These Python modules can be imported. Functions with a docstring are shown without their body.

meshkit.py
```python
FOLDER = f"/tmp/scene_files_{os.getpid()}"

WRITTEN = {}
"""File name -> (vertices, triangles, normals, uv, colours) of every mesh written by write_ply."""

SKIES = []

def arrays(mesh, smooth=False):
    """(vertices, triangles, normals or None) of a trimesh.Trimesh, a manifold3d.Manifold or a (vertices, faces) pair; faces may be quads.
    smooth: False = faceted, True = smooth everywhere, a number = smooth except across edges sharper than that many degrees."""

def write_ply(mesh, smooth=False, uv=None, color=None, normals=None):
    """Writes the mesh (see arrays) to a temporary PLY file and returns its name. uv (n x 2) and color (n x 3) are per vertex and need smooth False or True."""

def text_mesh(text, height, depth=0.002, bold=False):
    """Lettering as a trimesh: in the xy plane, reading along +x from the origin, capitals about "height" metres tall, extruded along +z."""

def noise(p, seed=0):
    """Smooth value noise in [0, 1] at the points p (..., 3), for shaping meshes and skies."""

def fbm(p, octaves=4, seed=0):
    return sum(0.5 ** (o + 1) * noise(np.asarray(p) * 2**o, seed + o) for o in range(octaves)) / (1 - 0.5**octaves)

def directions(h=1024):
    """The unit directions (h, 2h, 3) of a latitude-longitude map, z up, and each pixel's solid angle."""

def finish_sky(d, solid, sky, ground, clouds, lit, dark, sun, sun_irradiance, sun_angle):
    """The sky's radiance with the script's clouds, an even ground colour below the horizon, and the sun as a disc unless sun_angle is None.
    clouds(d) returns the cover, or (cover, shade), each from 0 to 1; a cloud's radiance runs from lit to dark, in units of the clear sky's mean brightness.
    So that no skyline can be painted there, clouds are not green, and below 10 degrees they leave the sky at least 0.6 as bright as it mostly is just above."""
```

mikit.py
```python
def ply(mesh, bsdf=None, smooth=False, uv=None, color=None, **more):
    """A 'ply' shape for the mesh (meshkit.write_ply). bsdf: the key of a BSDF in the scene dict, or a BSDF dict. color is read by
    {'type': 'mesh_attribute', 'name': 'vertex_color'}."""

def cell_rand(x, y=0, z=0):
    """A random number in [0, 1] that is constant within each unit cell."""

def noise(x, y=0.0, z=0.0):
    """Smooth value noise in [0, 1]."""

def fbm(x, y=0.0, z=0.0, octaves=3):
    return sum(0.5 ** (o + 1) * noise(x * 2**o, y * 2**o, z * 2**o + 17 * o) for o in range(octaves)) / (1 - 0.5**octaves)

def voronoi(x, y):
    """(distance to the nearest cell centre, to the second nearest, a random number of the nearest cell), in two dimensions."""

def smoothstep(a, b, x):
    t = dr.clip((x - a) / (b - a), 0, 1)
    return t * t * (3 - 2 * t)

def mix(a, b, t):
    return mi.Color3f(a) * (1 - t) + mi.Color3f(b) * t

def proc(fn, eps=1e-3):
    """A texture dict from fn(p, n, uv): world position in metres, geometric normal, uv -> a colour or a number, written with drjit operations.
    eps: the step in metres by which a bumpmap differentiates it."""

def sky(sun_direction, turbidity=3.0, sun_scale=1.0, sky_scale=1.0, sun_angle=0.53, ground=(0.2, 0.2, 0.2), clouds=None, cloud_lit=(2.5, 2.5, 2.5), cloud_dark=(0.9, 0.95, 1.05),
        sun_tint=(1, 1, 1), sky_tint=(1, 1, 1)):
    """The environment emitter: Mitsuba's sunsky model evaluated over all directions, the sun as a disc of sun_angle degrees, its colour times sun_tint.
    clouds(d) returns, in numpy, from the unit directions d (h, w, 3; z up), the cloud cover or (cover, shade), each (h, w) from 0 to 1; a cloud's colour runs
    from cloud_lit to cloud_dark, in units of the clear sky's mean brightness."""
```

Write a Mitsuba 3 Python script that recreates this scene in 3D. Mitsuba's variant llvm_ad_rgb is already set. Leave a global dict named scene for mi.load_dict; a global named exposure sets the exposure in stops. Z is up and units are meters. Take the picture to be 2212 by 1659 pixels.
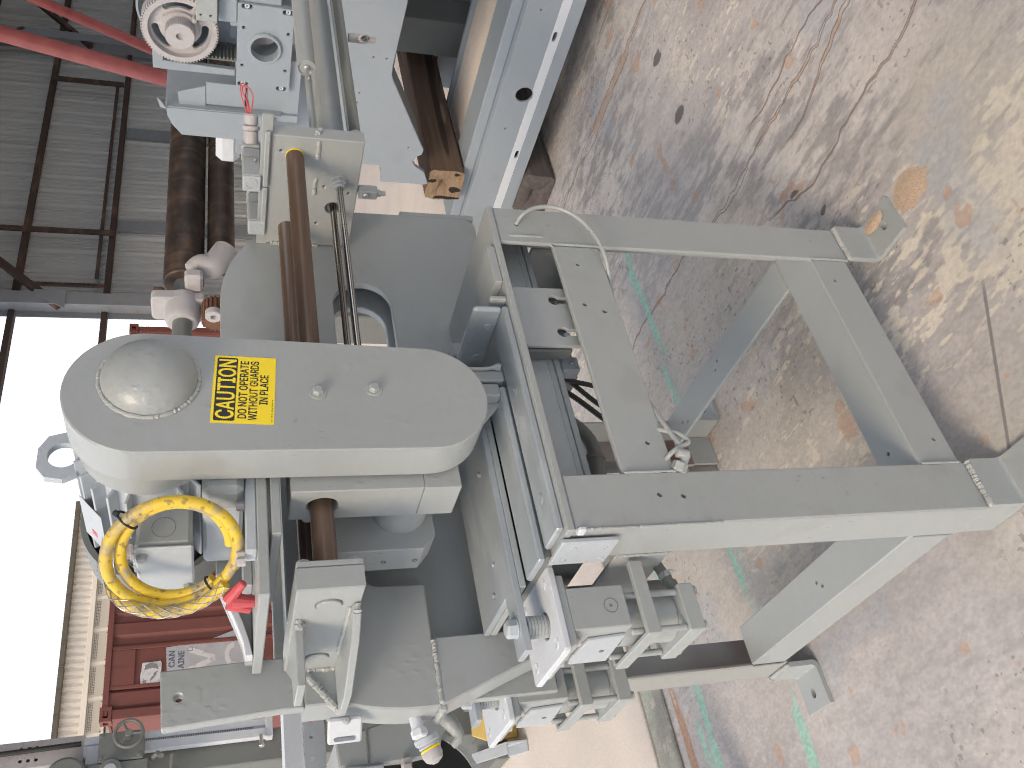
import math, random
import numpy as np, trimesh, drjit as dr, mitsuba as mi, mikit, meshkit
from mikit import proc, fbm, noise, smoothstep, mix, voronoi, cell_rand
from shapely.geometry import Polygon, Point, box as sbox
from shapely.ops import unary_union
import shapely
import manifold3d as m3
T = mi.ScalarTransform4f
scene, labels = {}, {}
random.seed(7); RNG = np.random.default_rng(7)

# ---------------------------------------------------------------- camera, sky, exposure
CAM = np.array([-0.5966, -1.1498, 1.44])
YAW, PIT, ROL = [math.radians(v) for v in (52.54394565, 18.39955281, -0.18019241)]
_f0 = np.array([math.cos(YAW), math.sin(YAW), 0.0])
_fwd = math.cos(PIT) * _f0 + math.sin(PIT) * np.array([0, 0, -1.0])
_rt = np.array([math.sin(YAW), -math.cos(YAW), 0.0]); _dn = np.cross(_fwd, _rt)
_right = math.cos(ROL) * _rt + math.sin(ROL) * _dn
# the photograph was taken with the camera turned on its side, so the world's right is the picture's up
scene['camera'] = {'type': 'perspective', 'fov': 2 * math.degrees(math.atan(1106 / 1920.13)), 'fov_axis': 'x',
                   'to_world': T().look_at(origin=CAM.tolist(), target=(CAM + _fwd).tolist(), up=_right.tolist()),
                   'near_clip': 0.05, 'far_clip': 900.0}
def overcast(d):
    n = meshkit.fbm(d * np.array([2.2, 2.2, 5.0]) + 5.0, 4)
    return np.ones(d.shape[:2]), np.clip(.25 + 1.0 * (n - 0.5), 0, 1)
scene['sky'] = mikit.sky([-0.74, -0.27, 0.62], turbidity=4, sun_scale=0.22, sun_angle=22, clouds=overcast, cloud_lit=(1.66, 1.74, 1.90), cloud_dark=(1.2, 1.27, 1.4))
exposure = 3.08

# ---------------------------------------------------------------- helpers
def L(key, label, cat=None, group=None, kind=None):
    d = {'label': label}
    if cat: d['category'] = cat
    if group: d['group'] = group
    if kind: d['kind'] = kind
    labels[key] = d
    return key
_used = {}
def name(key):
    n = _used.get(key, -1) + 1; _used[key] = n
    return key if n == 0 else '%s_%03d' % (key, n)
def thing(key, label, cat, group=None):
    k = name(key); return L(k, label, cat, group)
def add(key, mesh, mat, smooth=30, label=None, **kw):
    k = name(key)
    if isinstance(mesh, list): mesh = cat_(mesh)
    scene[k] = mikit.ply(mesh, mat, smooth=smooth)
    if label: L(k, label, **kw)
    return k
def struct(key, mesh, mat, smooth=30, label=None):
    k = add(key, mesh, mat, smooth); labels[k] = {'kind': 'structure'}
    if label: labels[k]['label'] = label
    return k
def cat_(ms):
    return trimesh.util.concatenate([to_tm(m) for m in ms])
def to_tm(m):
    if isinstance(m, trimesh.Trimesh): return m
    g = m.to_mesh(); return trimesh.Trimesh(np.array(g.vert_properties[:, :3]), np.array(g.tri_verts), process=False)
def hull(pts):
    return to_tm(m3.Manifold.hull_points(np.asarray(pts, float).tolist()))
def box(x0, x1, y0, y1, z0, z1, b=.0018):
    lo, hi = np.minimum([x0, y0, z0], [x1, y1, z1]), np.maximum([x0, y0, z0], [x1, y1, z1])
    b = min(b, .45 * (hi - lo).min()); pts = []
    for i in range(8):
        s = np.array([i & 1, i >> 1 & 1, i >> 2 & 1]); c = np.where(s, hi, lo); d = np.where(s, -b, b)
        for k in range(3):
            p = c + d; p[k] = c[k]; pts.append(p)
    return hull(pts)
def axes(d):
    d = np.asarray(d, float); d = d / np.linalg.norm(d)
    a = np.cross(d, [0, 0, 1.0] if abs(d[2]) < .9 else [1.0, 0, 0]); a /= np.linalg.norm(a)
    return d, a, np.cross(d, a)
def lathe(p0, p1, prof, n=28, cap=True):
    """prof: (distance along p0->p1 in metres, radius)."""
    p0, p1 = np.asarray(p0, float), np.asarray(p1, float); d, a, c = axes(p1 - p0)
    ang = np.arange(n) * 2 * np.pi / n
    ring = np.cos(ang)[:, None] * a + np.sin(ang)[:, None] * c
    v = np.vstack([p0 + d * t + ring * r for t, r in prof]); m = len(prof); f = []
    for i in range(m - 1):
        for j in range(n):
            q = [i * n + j, i * n + (j + 1) % n, (i + 1) * n + (j + 1) % n, (i + 1) * n + j]
            f += [[q[0], q[1], q[2]], [q[0], q[2], q[3]]]
    if cap:
        v = np.vstack([v, p0 + d * prof[0][0], p0 + d * prof[-1][0]])
        for j in range(n):
            f.append([m * n, (j + 1) % n, j]); f.append([m * n + 1, (m - 1) * n + j, (m - 1) * n + (j + 1) % n])
    return trimesh.Trimesh(v, f, process=False)
def cyl(p0, p1, r, n=28, b=.0015):
    l = np.linalg.norm(np.asarray(p1, float) - np.asarray(p0, float)); b = min(b, r * .4, l * .4)
    return lathe(p0, p1, [(0, r - b), (b, r), (l - b, r), (l, r - b)], n)
def tube_ring(p0, p1, r, ri, n=32):
    l = np.linalg.norm(np.asarray(p1, float) - np.asarray(p0, float))
    return lathe(p0, p1, [(0, ri), (0, r), (l, r), (l, ri), (0, ri)], n, cap=False)
def spline(pts, n=60, closed=False):
    from scipy.interpolate import CubicSpline
    p = np.asarray(pts, float)
    if closed: p = np.vstack([p, p[:1]])
    t = np.r_[0, np.cumsum(np.linalg.norm(np.diff(p, axis=0), axis=1))]
    cs = CubicSpline(t, p, bc_type='periodic' if closed else 'natural')
    return cs(np.linspace(0, t[-1], n))
def sweep(path, r, n=10, cap=True, wob=0, seed=0):
    p = np.asarray(path, float); t = np.gradient(p, axis=0); t /= np.linalg.norm(t, axis=1)[:, None]
    a = axes(t[0])[1]; A = []
    for k in range(len(p)):
        a = a - t[k] * (a @ t[k]); a /= np.linalg.norm(a); A.append(a)
    A = np.array(A); B = np.cross(t, A); ang = np.arange(n) * 2 * np.pi / n
    rr = np.broadcast_to(r, (len(p),)).astype(float)[:, None] * np.ones((1, n))
    if wob:
        g = np.random.default_rng(seed); rr = rr * (1 + wob * g.standard_normal(rr.shape))
    v = p[:, None] + rr[..., None] * (np.cos(ang)[None, :, None] * A[:, None] + np.sin(ang)[None, :, None] * B[:, None])
    i, j = np.meshgrid(np.arange(len(p) - 1), np.arange(n), indexing='ij')
    q = np.stack([i * n + j, i * n + (j + 1) % n, (i + 1) * n + (j + 1) % n, (i + 1) * n + j], -1).reshape(-1, 4)
    f = np.vstack([q[:, [0, 1, 2]], q[:, [0, 2, 3]]]); v = v.reshape(-1, 3)
    if cap:
        m = len(v); v = np.vstack([v, p[0], p[-1]])
        j = np.arange(n); e = (len(p) - 1) * n
        f = np.vstack([f, np.stack([j * 0 + m, (j + 1) % n, j], 1), np.stack([j * 0 + m + 1, e + j, e + (j + 1) % n], 1)])
    return trimesh.Trimesh(v, f, process=False)
def plate(poly, axis, a, b, bev=.0015):
    """poly (shapely or points) in the two remaining axes in order, extruded from a to b along axis, edges chamfered."""
    if not hasattr(poly, 'exterior'): poly = Polygon(poly)
    poly = shapely.geometry.polygon.orient(poly)
    a, b = min(a, b), max(a, b); bev = min(bev, .4 * (b - a))
    rings = [np.array(r.coords)[:-1] for r in [poly.exterior, *poly.interiors]]
    def inset(r, d):
        e = np.roll(r, -1, 0) - r; e /= np.linalg.norm(e, axis=1)[:, None] + 1e-12
        nrm = np.stack([-e[:, 1], e[:, 0]], 1); pn = np.roll(nrm, 1, 0)
        s = nrm + pn; s /= np.maximum((s * nrm).sum(1), .35)[:, None] + 1e-12
        return r + d * s
    ins = [inset(r, bev) for r in rings]
    tp = Polygon(ins[0], ins[1:])
    if not tp.is_valid: ins = rings; tp = poly; bev = 0
    v2, f2 = trimesh.creation.triangulate_polygon(tp, engine='earcut')
    V, F = [], []
    def put(v, f):
        n = sum(len(x) for x in V); V.append(v); F.append(np.asarray(f) + n)
    put(np.c_[v2, np.full(len(v2), b)], f2); put(np.c_[v2, np.full(len(v2), a)], f2[:, ::-1])
    for r, i in zip(rings, ins):
        lev = [(i, a), (r, a + bev), (r, b - bev), (i, b)] if bev else [(r, a), (r, b)]
        n = len(r); v = np.vstack([np.c_[x, np.full(n, z)] for x, z in lev]); f = []
        for k in range(len(lev) - 1):
            j = np.arange(n); q0, q1 = k * n + j, k * n + (j + 1) % n
            f += [np.stack([q0, q1, q1 + n], 1), np.stack([q0, q1 + n, q0 + n], 1)]
        put(v, np.vstack(f))
    v, f = np.vstack(V), np.vstack(F)
    if axis == 0: v = v[:, [2, 0, 1]]
    elif axis == 1: v = v[:, [0, 2, 1]]; f = f[:, ::-1]
    return trimesh.Trimesh(v, f, process=False)
def rrect(x0, x1, y0, y1, r, n=5):
    return sbox(x0 + r, y0 + r, x1 - r, y1 - r).buffer(r, quad_segs=n)
def circ(x, y, r, n=8): return Point(x, y).buffer(r, quad_segs=n)
def hexhead(c, d, r, h):
    """hexagon bolt head standing on the point c along d."""
    c = np.asarray(c, float); d = np.asarray(d, float) / np.linalg.norm(d)
    return lathe(c, c + d, [(0, r), (h * .8, r), (h, r * .82)], 6)
def weld(p0, p1, r=.004, seed=1, sag=0.0):
    p0, p1 = np.asarray(p0, float), np.asarray(p1, float); l = np.linalg.norm(p1 - p0); n = max(8, int(l / .0026))
    t = np.linspace(0, 1, n); g = np.random.default_rng(seed)
    p = p0 + (p1 - p0) * t[:, None] + g.standard_normal((n, 3)) * r * .12
    rr = r * (1 + .12 * np.sin(t * l / .0058 * 2 * np.pi) + .12 * g.standard_normal(n)); rr[[0, -1]] *= .5
    return sweep(p, rr, 8)
def move(m, R=None, t=(0, 0, 0), c=(0, 0, 0)):
    m = m.copy(); v = m.vertices - np.asarray(c)
    if R is not None: v = v @ np.asarray(R).T
    m.vertices = v + np.asarray(c) + np.asarray(t); return m
def rotz(a):
    c, s = math.cos(a), math.sin(a); return np.array([[c, -s, 0], [s, c, 0], [0, 0, 1.0]])
def screw_flat(c, d, r=.0075):
    """countersunk socket screw, seen as a ring and a socket, standing 0.6 mm proud."""
    c = np.asarray(c, float); d = np.asarray(d, float)
    return lathe(c - d * .002, c + d, [(0, r), (.0026, r), (.003, r * .9), (.0022, r * .8), (.0030, r * .7), (.0030, r * .38), (-.004, r * .36)], 18)

# ---------------------------------------------------------------- materials
def M(key, color, rough=.5, metal=0.0, spec=.5, bump=None, bscale=1.0, eps=1e-3, **kw):
    b = {'type': 'principled', 'base_color': proc(color) if callable(color) else {'type': 'rgb', 'value': list(color)},
         'roughness': proc(rough) if callable(rough) else rough, 'metallic': metal, 'specular': spec, **kw}
    if bump: b = {'type': 'bumpmap', 'arbitrary': proc(bump, eps), 'scale': bscale, 'bsdf': b}
    scene[key] = {'type': 'twosided', 'bsdf': b}
    return key
def c3(c): return mi.Color3f(*c)
def paint(base, dirt=(.20, .19, .175), amt=.5, s=1.0):
    def fn(p, n, uv):
        a = fbm(p.x * 3.1 * s + 5, p.y * 3.1 * s, p.z * 3.1 * s, 3); f = noise(p.x * 160, p.y * 160, p.z * 160)
        col = c3(base) * (0.94 + .12 * a + .03 * (f - .5))
        g = smoothstep(.60, .80, fbm(p.x * 11 + 40, p.y * 11, p.z * 11, 4)) * amt * .35
        ch = smoothstep(.80, .84, fbm(p.x * 170 + 7, p.y * 170, p.z * 55, 2)) * smoothstep(.62, .78, noise(p.x * 7, p.y * 7 + 3, p.z * 7)) * amt * .6
        return mix(mix(col, c3(dirt), g), c3((.13, .125, .12)), ch)
    return fn
def orange_peel(p, n, uv):
    drip = smoothstep(.66, .80, noise(p.x * 120 + 9, p.y * 120, p.z * 75))
    return noise(p.x * 420, p.y * 420, p.z * 420) * .5 + 1.5 * drip * smoothstep(.45, .6, noise(p.x * 13, p.y * 13, p.z * 13 + 4))
GREY = (.312, .334, .338)
M('mat_paint', paint(GREY), rough=lambda p, n, uv: .27 + .14 * fbm(p.x * 14, p.y * 14, p.z * 14, 2), bump=orange_peel, bscale=.0003)
def decks(p, n, uv):
    a = fbm(p.x * 5, p.y * 40 + 3, p.z * 20, 3)
    w = smoothstep(.45, .75, fbm(p.x * 9 + 2, p.y * 22, p.z * 16 + 8, 4))
    return mix(c3((.30, .335, .365)) * (.93 + .14 * a), c3((.43, .465, .50)), w * .45)
M('mat_deck', decks, rough=lambda p, n, uv: .25 + .18 * fbm(p.x * 8, p.y * 40, p.z * 8, 2), metal=.12, spec=.8)
M('mat_grey_blue', paint((.385, .42, .455), amt=.3), rough=.36, bump=orange_peel, bscale=.0002)
M('mat_panel', paint((.265, .303, .342), amt=.3), rough=.38, bump=orange_peel, bscale=.0002)
M('mat_white_paint', paint((.54, .57, .615), amt=.25), rough=.42)
M('mat_dark_grey', paint((.15, .16, .155), amt=.3), rough=.45)
M('mat_weld', paint((.345, .36, .36), amt=.2), rough=.42)
M('mat_cast', paint((.40, .385, .395), (.22, .19, .18), amt=.8), rough=.6, bump=lambda p, n, uv: noise(p.x * 300, p.y * 300, p.z * 300), bscale=.0006)
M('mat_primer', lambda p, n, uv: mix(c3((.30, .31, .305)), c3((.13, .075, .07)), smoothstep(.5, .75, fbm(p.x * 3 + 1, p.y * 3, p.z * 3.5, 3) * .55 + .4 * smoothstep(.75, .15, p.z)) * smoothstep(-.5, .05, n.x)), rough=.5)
def rustbar(p, n, uv):
    a = fbm(p.x * 9, p.y * 60, p.z * 60, 3); s = noise(p.x * 1.5, p.y * 160, p.z * 160)
    return mix(mix(c3((.10, .062, .045)), c3((.17, .115, .085)), a), c3((.21, .19, .19)), smoothstep(.62, .85, s * .5 + .5 * fbm(p.x * 2 + 9, p.y * 30, p.z * 30, 2)))
M('mat_rust_bar', rustbar, rough=.36, metal=.35)
def rustroll(p, n, uv):
    a = fbm(p.x * 9 + 3, p.y * 16, p.z * 16, 4); ring = fbm(p.x * 30, .5, .5, 2)
    return mix(c3((.034, .025, .022)), c3((.135, .088, .062)), smoothstep(.38, .85, a * .6 + .4 * ring))
M('mat_rust_roller', rustroll, rough=.55, metal=.15)
M('mat_rust', lambda p, n, uv: mix(c3((.085, .042, .028)), c3((.20, .095, .052)), fbm(p.x * 40, p.y * 40, p.z * 40, 3)), rough=.8)
M('mat_chrome', lambda p, n, uv: mix(c3((.52, .52, .51)), c3((.13, .115, .10)), smoothstep(.42, .7, noise(p.x * 1.2, p.y * 420, p.z * 420))), rough=.14, metal=1.0)
M('mat_zinc', (.55, .55, .54), rough=.35, metal=.8)
M('mat_black', (.012, .012, .014), rough=.4)
M('mat_black_hose', (.022, .022, .022), rough=.5)
def cable(p, n, uv):
    g = smoothstep(.46, .66, fbm(p.x * 30, p.y * 30, p.z * 30 + 3, 4)); s = smoothstep(.66, .74, fbm(p.x * 120, p.y * 120, p.z * 120, 2))
    return mix(mix(c3((.64, .45, .04)), c3((.31, .27, .19)), g * .85), c3((.07, .06, .045)), s * .55)
M('mat_cable', cable, rough=.5)
M('mat_wire_nut', (.52, .085, .10), rough=.5)
M('mat_green', (.10, .32, .13), rough=.5)
M('mat_sign_yellow', (.86, .66, .012), rough=.35)
M('mat_sign_black', (.012, .012, .013), rough=.4)
def wood(p, n, uv):
    g = fbm(p.x * 3, p.y * 55, p.z * 55, 4); k = smoothstep(.62, .70, noise(p.x * 2.2 + 4, p.y * 38, p.z * 38))
    c = mix(c3((.070, .045, .034)), c3((.16, .105, .075)), g)
    pale = smoothstep(.70, .78, noise(p.x * 5 + 1, p.y * 20, p.z * 22 + 4))
    return mix(mix(c, c3((.24, .175, .12)), pale * .7), c3((.02, .014, .012)), k * .8)
M('mat_timber', wood, rough=.85, bump=lambda p, n, uv: fbm(p.x * 8, p.y * 90, p.z * 90, 3), bscale=.003)
M('mat_endgrain', lambda p, n, uv: mix(mix(c3((.30, .215, .14)), c3((.17, .115, .075)), fbm(p.x * 20, p.y * 30, p.z * 130, 3)), c3((.02, .015, .012)), smoothstep(.70, .76, noise(p.y * 45, p.z * 20 + 3, 2.0))), rough=.9, bump=lambda p, n, uv: fbm(p.x * 40, p.y * 40, p.z * 160, 3), bscale=.004)
M('mat_plank_dark', lambda p, n, uv: mix(c3((.055, .047, .045)), c3((.14, .12, .115)), fbm(p.x * 6, p.y * 70, p.z * 70, 4)), rough=.9, bump=lambda p, n, uv: fbm(p.x * 12, p.y * 90, p.z * 90, 3), bscale=.004)
def redpaint(p, n, uv): return mix(c3((.30, .062, .058)), c3((.42, .12, .10)), fbm(p.x * 7, p.y * 7, p.z * 7, 3))
M('mat_red_pipe', redpaint, rough=.5)
def contred(p, n, uv):
    a = fbm(p.x * 1.2, p.y * 1.2, p.z * .9, 3); st = smoothstep(.55, .85, fbm(p.x * 9, p.y * 3, p.z * 1.2, 4))
    return mix(c3((.17, .058, .048)) * (.8 + .4 * a), c3((.12, .05, .036)), st * .65)
M('mat_container', contred, rough=.62)
M('mat_label_white', lambda p, n, uv: mix(c3((.62, .60, .60)), c3((.34, .33, .34)), smoothstep(.58, .72, fbm(p.x * 9, p.y * 9, p.z * 9, 4)) * .6), rough=.6)
M('mat_label_grey', lambda p, n, uv: c3((.42, .42, .44)) * (.85 + .3 * fbm(p.x * 6, p.y * 6, p.z * 6, 3)), rough=.6)
M('mat_print_blue', (.12, .13, .18), rough=.6)
M('mat_print_grey', (.22, .215, .22), rough=.6)
M('mat_cream', lambda p, n, uv: c3((.68, .60, .50)) * (.9 + .2 * fbm(p.x * .8, p.y * .8, p.z * 3, 3)), rough=.5)
M('mat_cream_dark', (.46, .40, .32), rough=.6)
M('mat_roof_edge', (.10, .085, .06), rough=.7)
def sheet(p, n, uv):
    a = fbm(p.x * .35, p.y, p.z * .25, 3); st = smoothstep(.58, .82, fbm(p.x * 7, p.y, p.z * .35, 3))
    return mix(c3((.50, .515, .51)) * (.8 + .4 * a), c3((.26, .23, .20)), st * .35)
M('mat_sheet', sheet, rough=.55, metal=.1)
M('mat_girt', lambda p, n, uv: mix(c3((.060, .042, .036)), c3((.13, .075, .055)), smoothstep(.5, .75, fbm(p.x * 2, p.y * 6, p.z * 6, 3))), rough=.75)
M('mat_column', paint((.24, .26, .285), (.11, .09, .08), amt=.6, s=.4), rough=.5)
M('mat_roof_under', (.28, .28, .28), rough=.6)
M('mat_sand', lambda p, n, uv: mix(c3((.36, .25, .175)), c3((.56, .44, .34)), noise(p.x * 500, p.y * 500, p.z * 500)), rough=1.0, bump=lambda p, n, uv: noise(p.x * 500, p.y * 500, p.z * 500), bscale=.002)
M('mat_yellow_block', (.52, .36, .10), rough=.6)

def floor_col(p, n, uv):
    x, y = p.x, p.y
    a = fbm(x * 1.7 + 3, y * 1.7, 0.0, 4); b = fbm(x * 6, y * 4 + 5, 0.0, 5); st = fbm(x * 70, y * 26, 3.0, 4); g = noise(x * 420, y * 420, .5); g2 = noise(x * 150, y * 110, 4.0); big = noise(x * 1.1 + 7, y * .9, 2.0)
    c = mix(c3((.44, .413, .408)), c3((.52, .488, .468)), smoothstep(.35, .65, b))
    c = mix(c, c3((.37, .348, .35)), smoothstep(.40, .62, a * .55 + .45 * b) * .7)
    dk = fbm(x * 3.2 + 20, y * 2.4, 7.0, 5) * .62 + .38 * st
    c = mix(c, c3((.29, .272, .28)), smoothstep(.44, .64, dk) * (.35 + .6 * big))
    rub = fbm(x * 46 + 9, y * 15, 11.0, 4) * .6 + .4 * fbm(x * 4 + 1, y * 3, 12.0, 3)
    c = mix(c, c3((.225, .215, .225)), smoothstep(.48, .70, rub) * (.15 + .6 * smoothstep(.4, .65, big)))
    pale = fbm(x * 5 + 2, y * 3 + 8, 5.0, 4) * .5 + .5 * st
    c = mix(c, c3((.64, .585, .505)), smoothstep(.53, .62, pale) * smoothstep(.40, .65, noise(x * 1.9, y * 1.6 + 3, 1.5)) * .75)
    c = mix(c, c3((.43, .40, .335)), smoothstep(.55, .8, noise(x * 2.6 + 4, y * 2.6, 6.0)) * .35)
    c = mix(c, c3((.33, .35, .395)), smoothstep(.66, .80, fbm(x * 4.1 + 1, y * 4.1, 9.0, 3)) * .5)
    c = mix(c, c3((.43, .275, .19)), smoothstep(.735, .77, fbm(x * 13 + 31, y * 13, 2.0, 4)) * .55)
    c = c * (.84 + .16 * g + .17 * g2)
    pit = smoothstep(.72, .78, fbm(x * 70 + 3, y * 70, 3.0, 3)) * smoothstep(.58, .75, noise(x * 3, y * 3, 8.0)); c = mix(c, c3((.14, .12, .11)), pit * .5)
    # spots of old sealant
    for sx, sy, r in ((1.972, .353, .040), (1.688, .372, .042), (1.009, .122, .016), (.885, .06, .014)):
        d = dr.sqrt(dr.square((x - sx) * 1.5) + dr.square(y - sy)) + .03 * (fbm(x * 40, y * 40, sx, 3) - .5)
        c = mix(c, c3((.085, .082, .09)), smoothstep(r, r * .7, d) * .85)
    # long cracks, filled with tan dust where they widen
    def crack(c, x0, amp, wid, seed, y0, y1):
        cx = x0 + amp * (fbm(y * 3 + seed, seed, 0.0, 3) - .5) + .012 * (noise(y * 40, seed, 1.0) - .5)
        w = wid * (.15 + 3.4 * smoothstep(.50, .85, noise(y * 3.4 + seed * 3, 2.0, seed)) + .8 * (noise(y * 30, x * 14, seed) - .4)) + .0016
        inside = smoothstep(y0, y0 + .1, y) * smoothstep(y1, y1 - .1, y)
        d = dr.abs(x - cx)
        c = mix(c, mix(c3((.43, .33, .27)), c3((.36, .235, .165)), noise(x * 40, y * 40, 3.0)) * (.8 + .4 * g), smoothstep(w, w * .7, d) * inside * (.50 + .4 * noise(x * 90, y * 90, seed)) * smoothstep(.22, .5, noise(y * 9, seed, 5.0)))
        return mix(c, c3((.12, .09, .075)), smoothstep(.0035, .001, dr.abs(d - w * .82)) * inside * .6)
    c = crack(c, 1.255, .05, .010, 3.0, -1.5, .62); c = crack(c, 1.175, .16, .0022, 21.0, -1.5, .12); c = crack(c, 1.335, .09, .0018, 27.0, -1.5, .2); c = crack(c, 1.02, .14, .0007, 35.0, -.9, .3); c = crack(c, 2.215, .08, .008, 8.0, -1.5, 2.2); c = crack(c, 1.285, .06, .003, 13.0, .5, 1.3)
    # green paint strips worn by traffic, and the tan joint beside the old kerb
    def strip(c, y0, w, col, seed, xmax):
        e = .018 * (fbm(x * 9 + seed, y * 9, 0.0, 3) - .5); d = dr.abs(y + e - y0)
        wear = smoothstep(.40, .60, fbm(x * 6 + seed, y * 30, seed, 5) + .10 * smoothstep(.7, .0, x))
        return mix(c, c3(col) * (.85 + .3 * g2), smoothstep(w, w * .7, d) * wear * smoothstep(xmax, xmax - .2, x) * .8)
    c = strip(c, .945, .034, (.27, .50, .41), 1.0, 1.75); c = strip(c, 1.425, .055, (.28, .50, .42), 5.0, 1.6)
    c = strip(c, 1.555, .03, (.40, .22, .13), 9.0, 1.2)
    line = smoothstep(.006, .003, dr.abs(y - (-.19 + .32 * dr.square(x * 2.5 - 1.05) * -.0 + (.42 - x) * .5)) ) * smoothstep(.08, .12, x) * smoothstep(.42, .38, x)
    return mix(c, c3((.15, .14, .14)), line * .75)
M('mat_floor', floor_col, rough=lambda p, n, uv: .62 + .2 * noise(p.x * 6, p.y * 6, 1.0), spec=.35, bump=lambda p, n, uv: .6 * fbm(p.x * 120, p.y * 120, 1.0, 3) + .5 * fbm(p.x * 14, p.y * 14, 2.0, 3), bscale=.0016, eps=2e-3)
M('mat_pad', lambda p, n, uv: mix(c3((.64, .575, .525)), c3((.53, .48, .44)), fbm(p.x * 3, p.y * 3, 0.0, 4)) * (.88 + .14 * noise(p.x * 300, p.y * 300, 1.0)), rough=.8)
M('mat_kerb', lambda p, n, uv: mix(mix(c3((.36, .385, .33)), c3((.25, .245, .22)), smoothstep(.35, .65, fbm(p.x * 7, p.y * 9, p.z * 7, 4))), c3((.48, .44, .39)), smoothstep(.55, .7, fbm(p.x * 20 + 4, p.y * 20, p.z, 4)) * .7) * (.85 + .3 * noise(p.x * 200, p.y * 200, p.z)), rough=.8)
M('mat_yard', lambda p, n, uv: mix(c3((.45, .44, .43)), c3((.385, .375, .365)), fbm(p.x * .4, p.y * .4, 0.0, 4)), rough=.95)

# ---------------------------------------------------------------- the setting: ground, floor, shed
def sheet_mesh(x0, x1, y0, y1, z, n=2):
    v = [[x0, y0, z], [x1, y0, z], [x1, y1, z], [x0, y1, z]]
    return trimesh.Trimesh(v, [[0, 1, 2], [0, 2, 3]], process=False)
struct('ground', sheet_mesh(-500, 500, -500, 500, -.06), 'mat_yard', label='pale dusty yard outside the shed')
struct('floor', box(-3.2, 26, -17, 1.78, -.05, 0, .004), 'mat_floor', label='stained cracked concrete floor with worn green paint strips')
struct('concrete_pad', box(-3.2, 26, 1.785, 12, -.05, .018, .004), 'mat_pad', label='pale dusty concrete beyond the painted floor')
struct('kerb_strip', box(-3.2, 1.15, 1.625, 1.778, 0, .012, .004), 'mat_kerb', label='greenish grey strip of old concrete along the edge of the pale slab')

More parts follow.
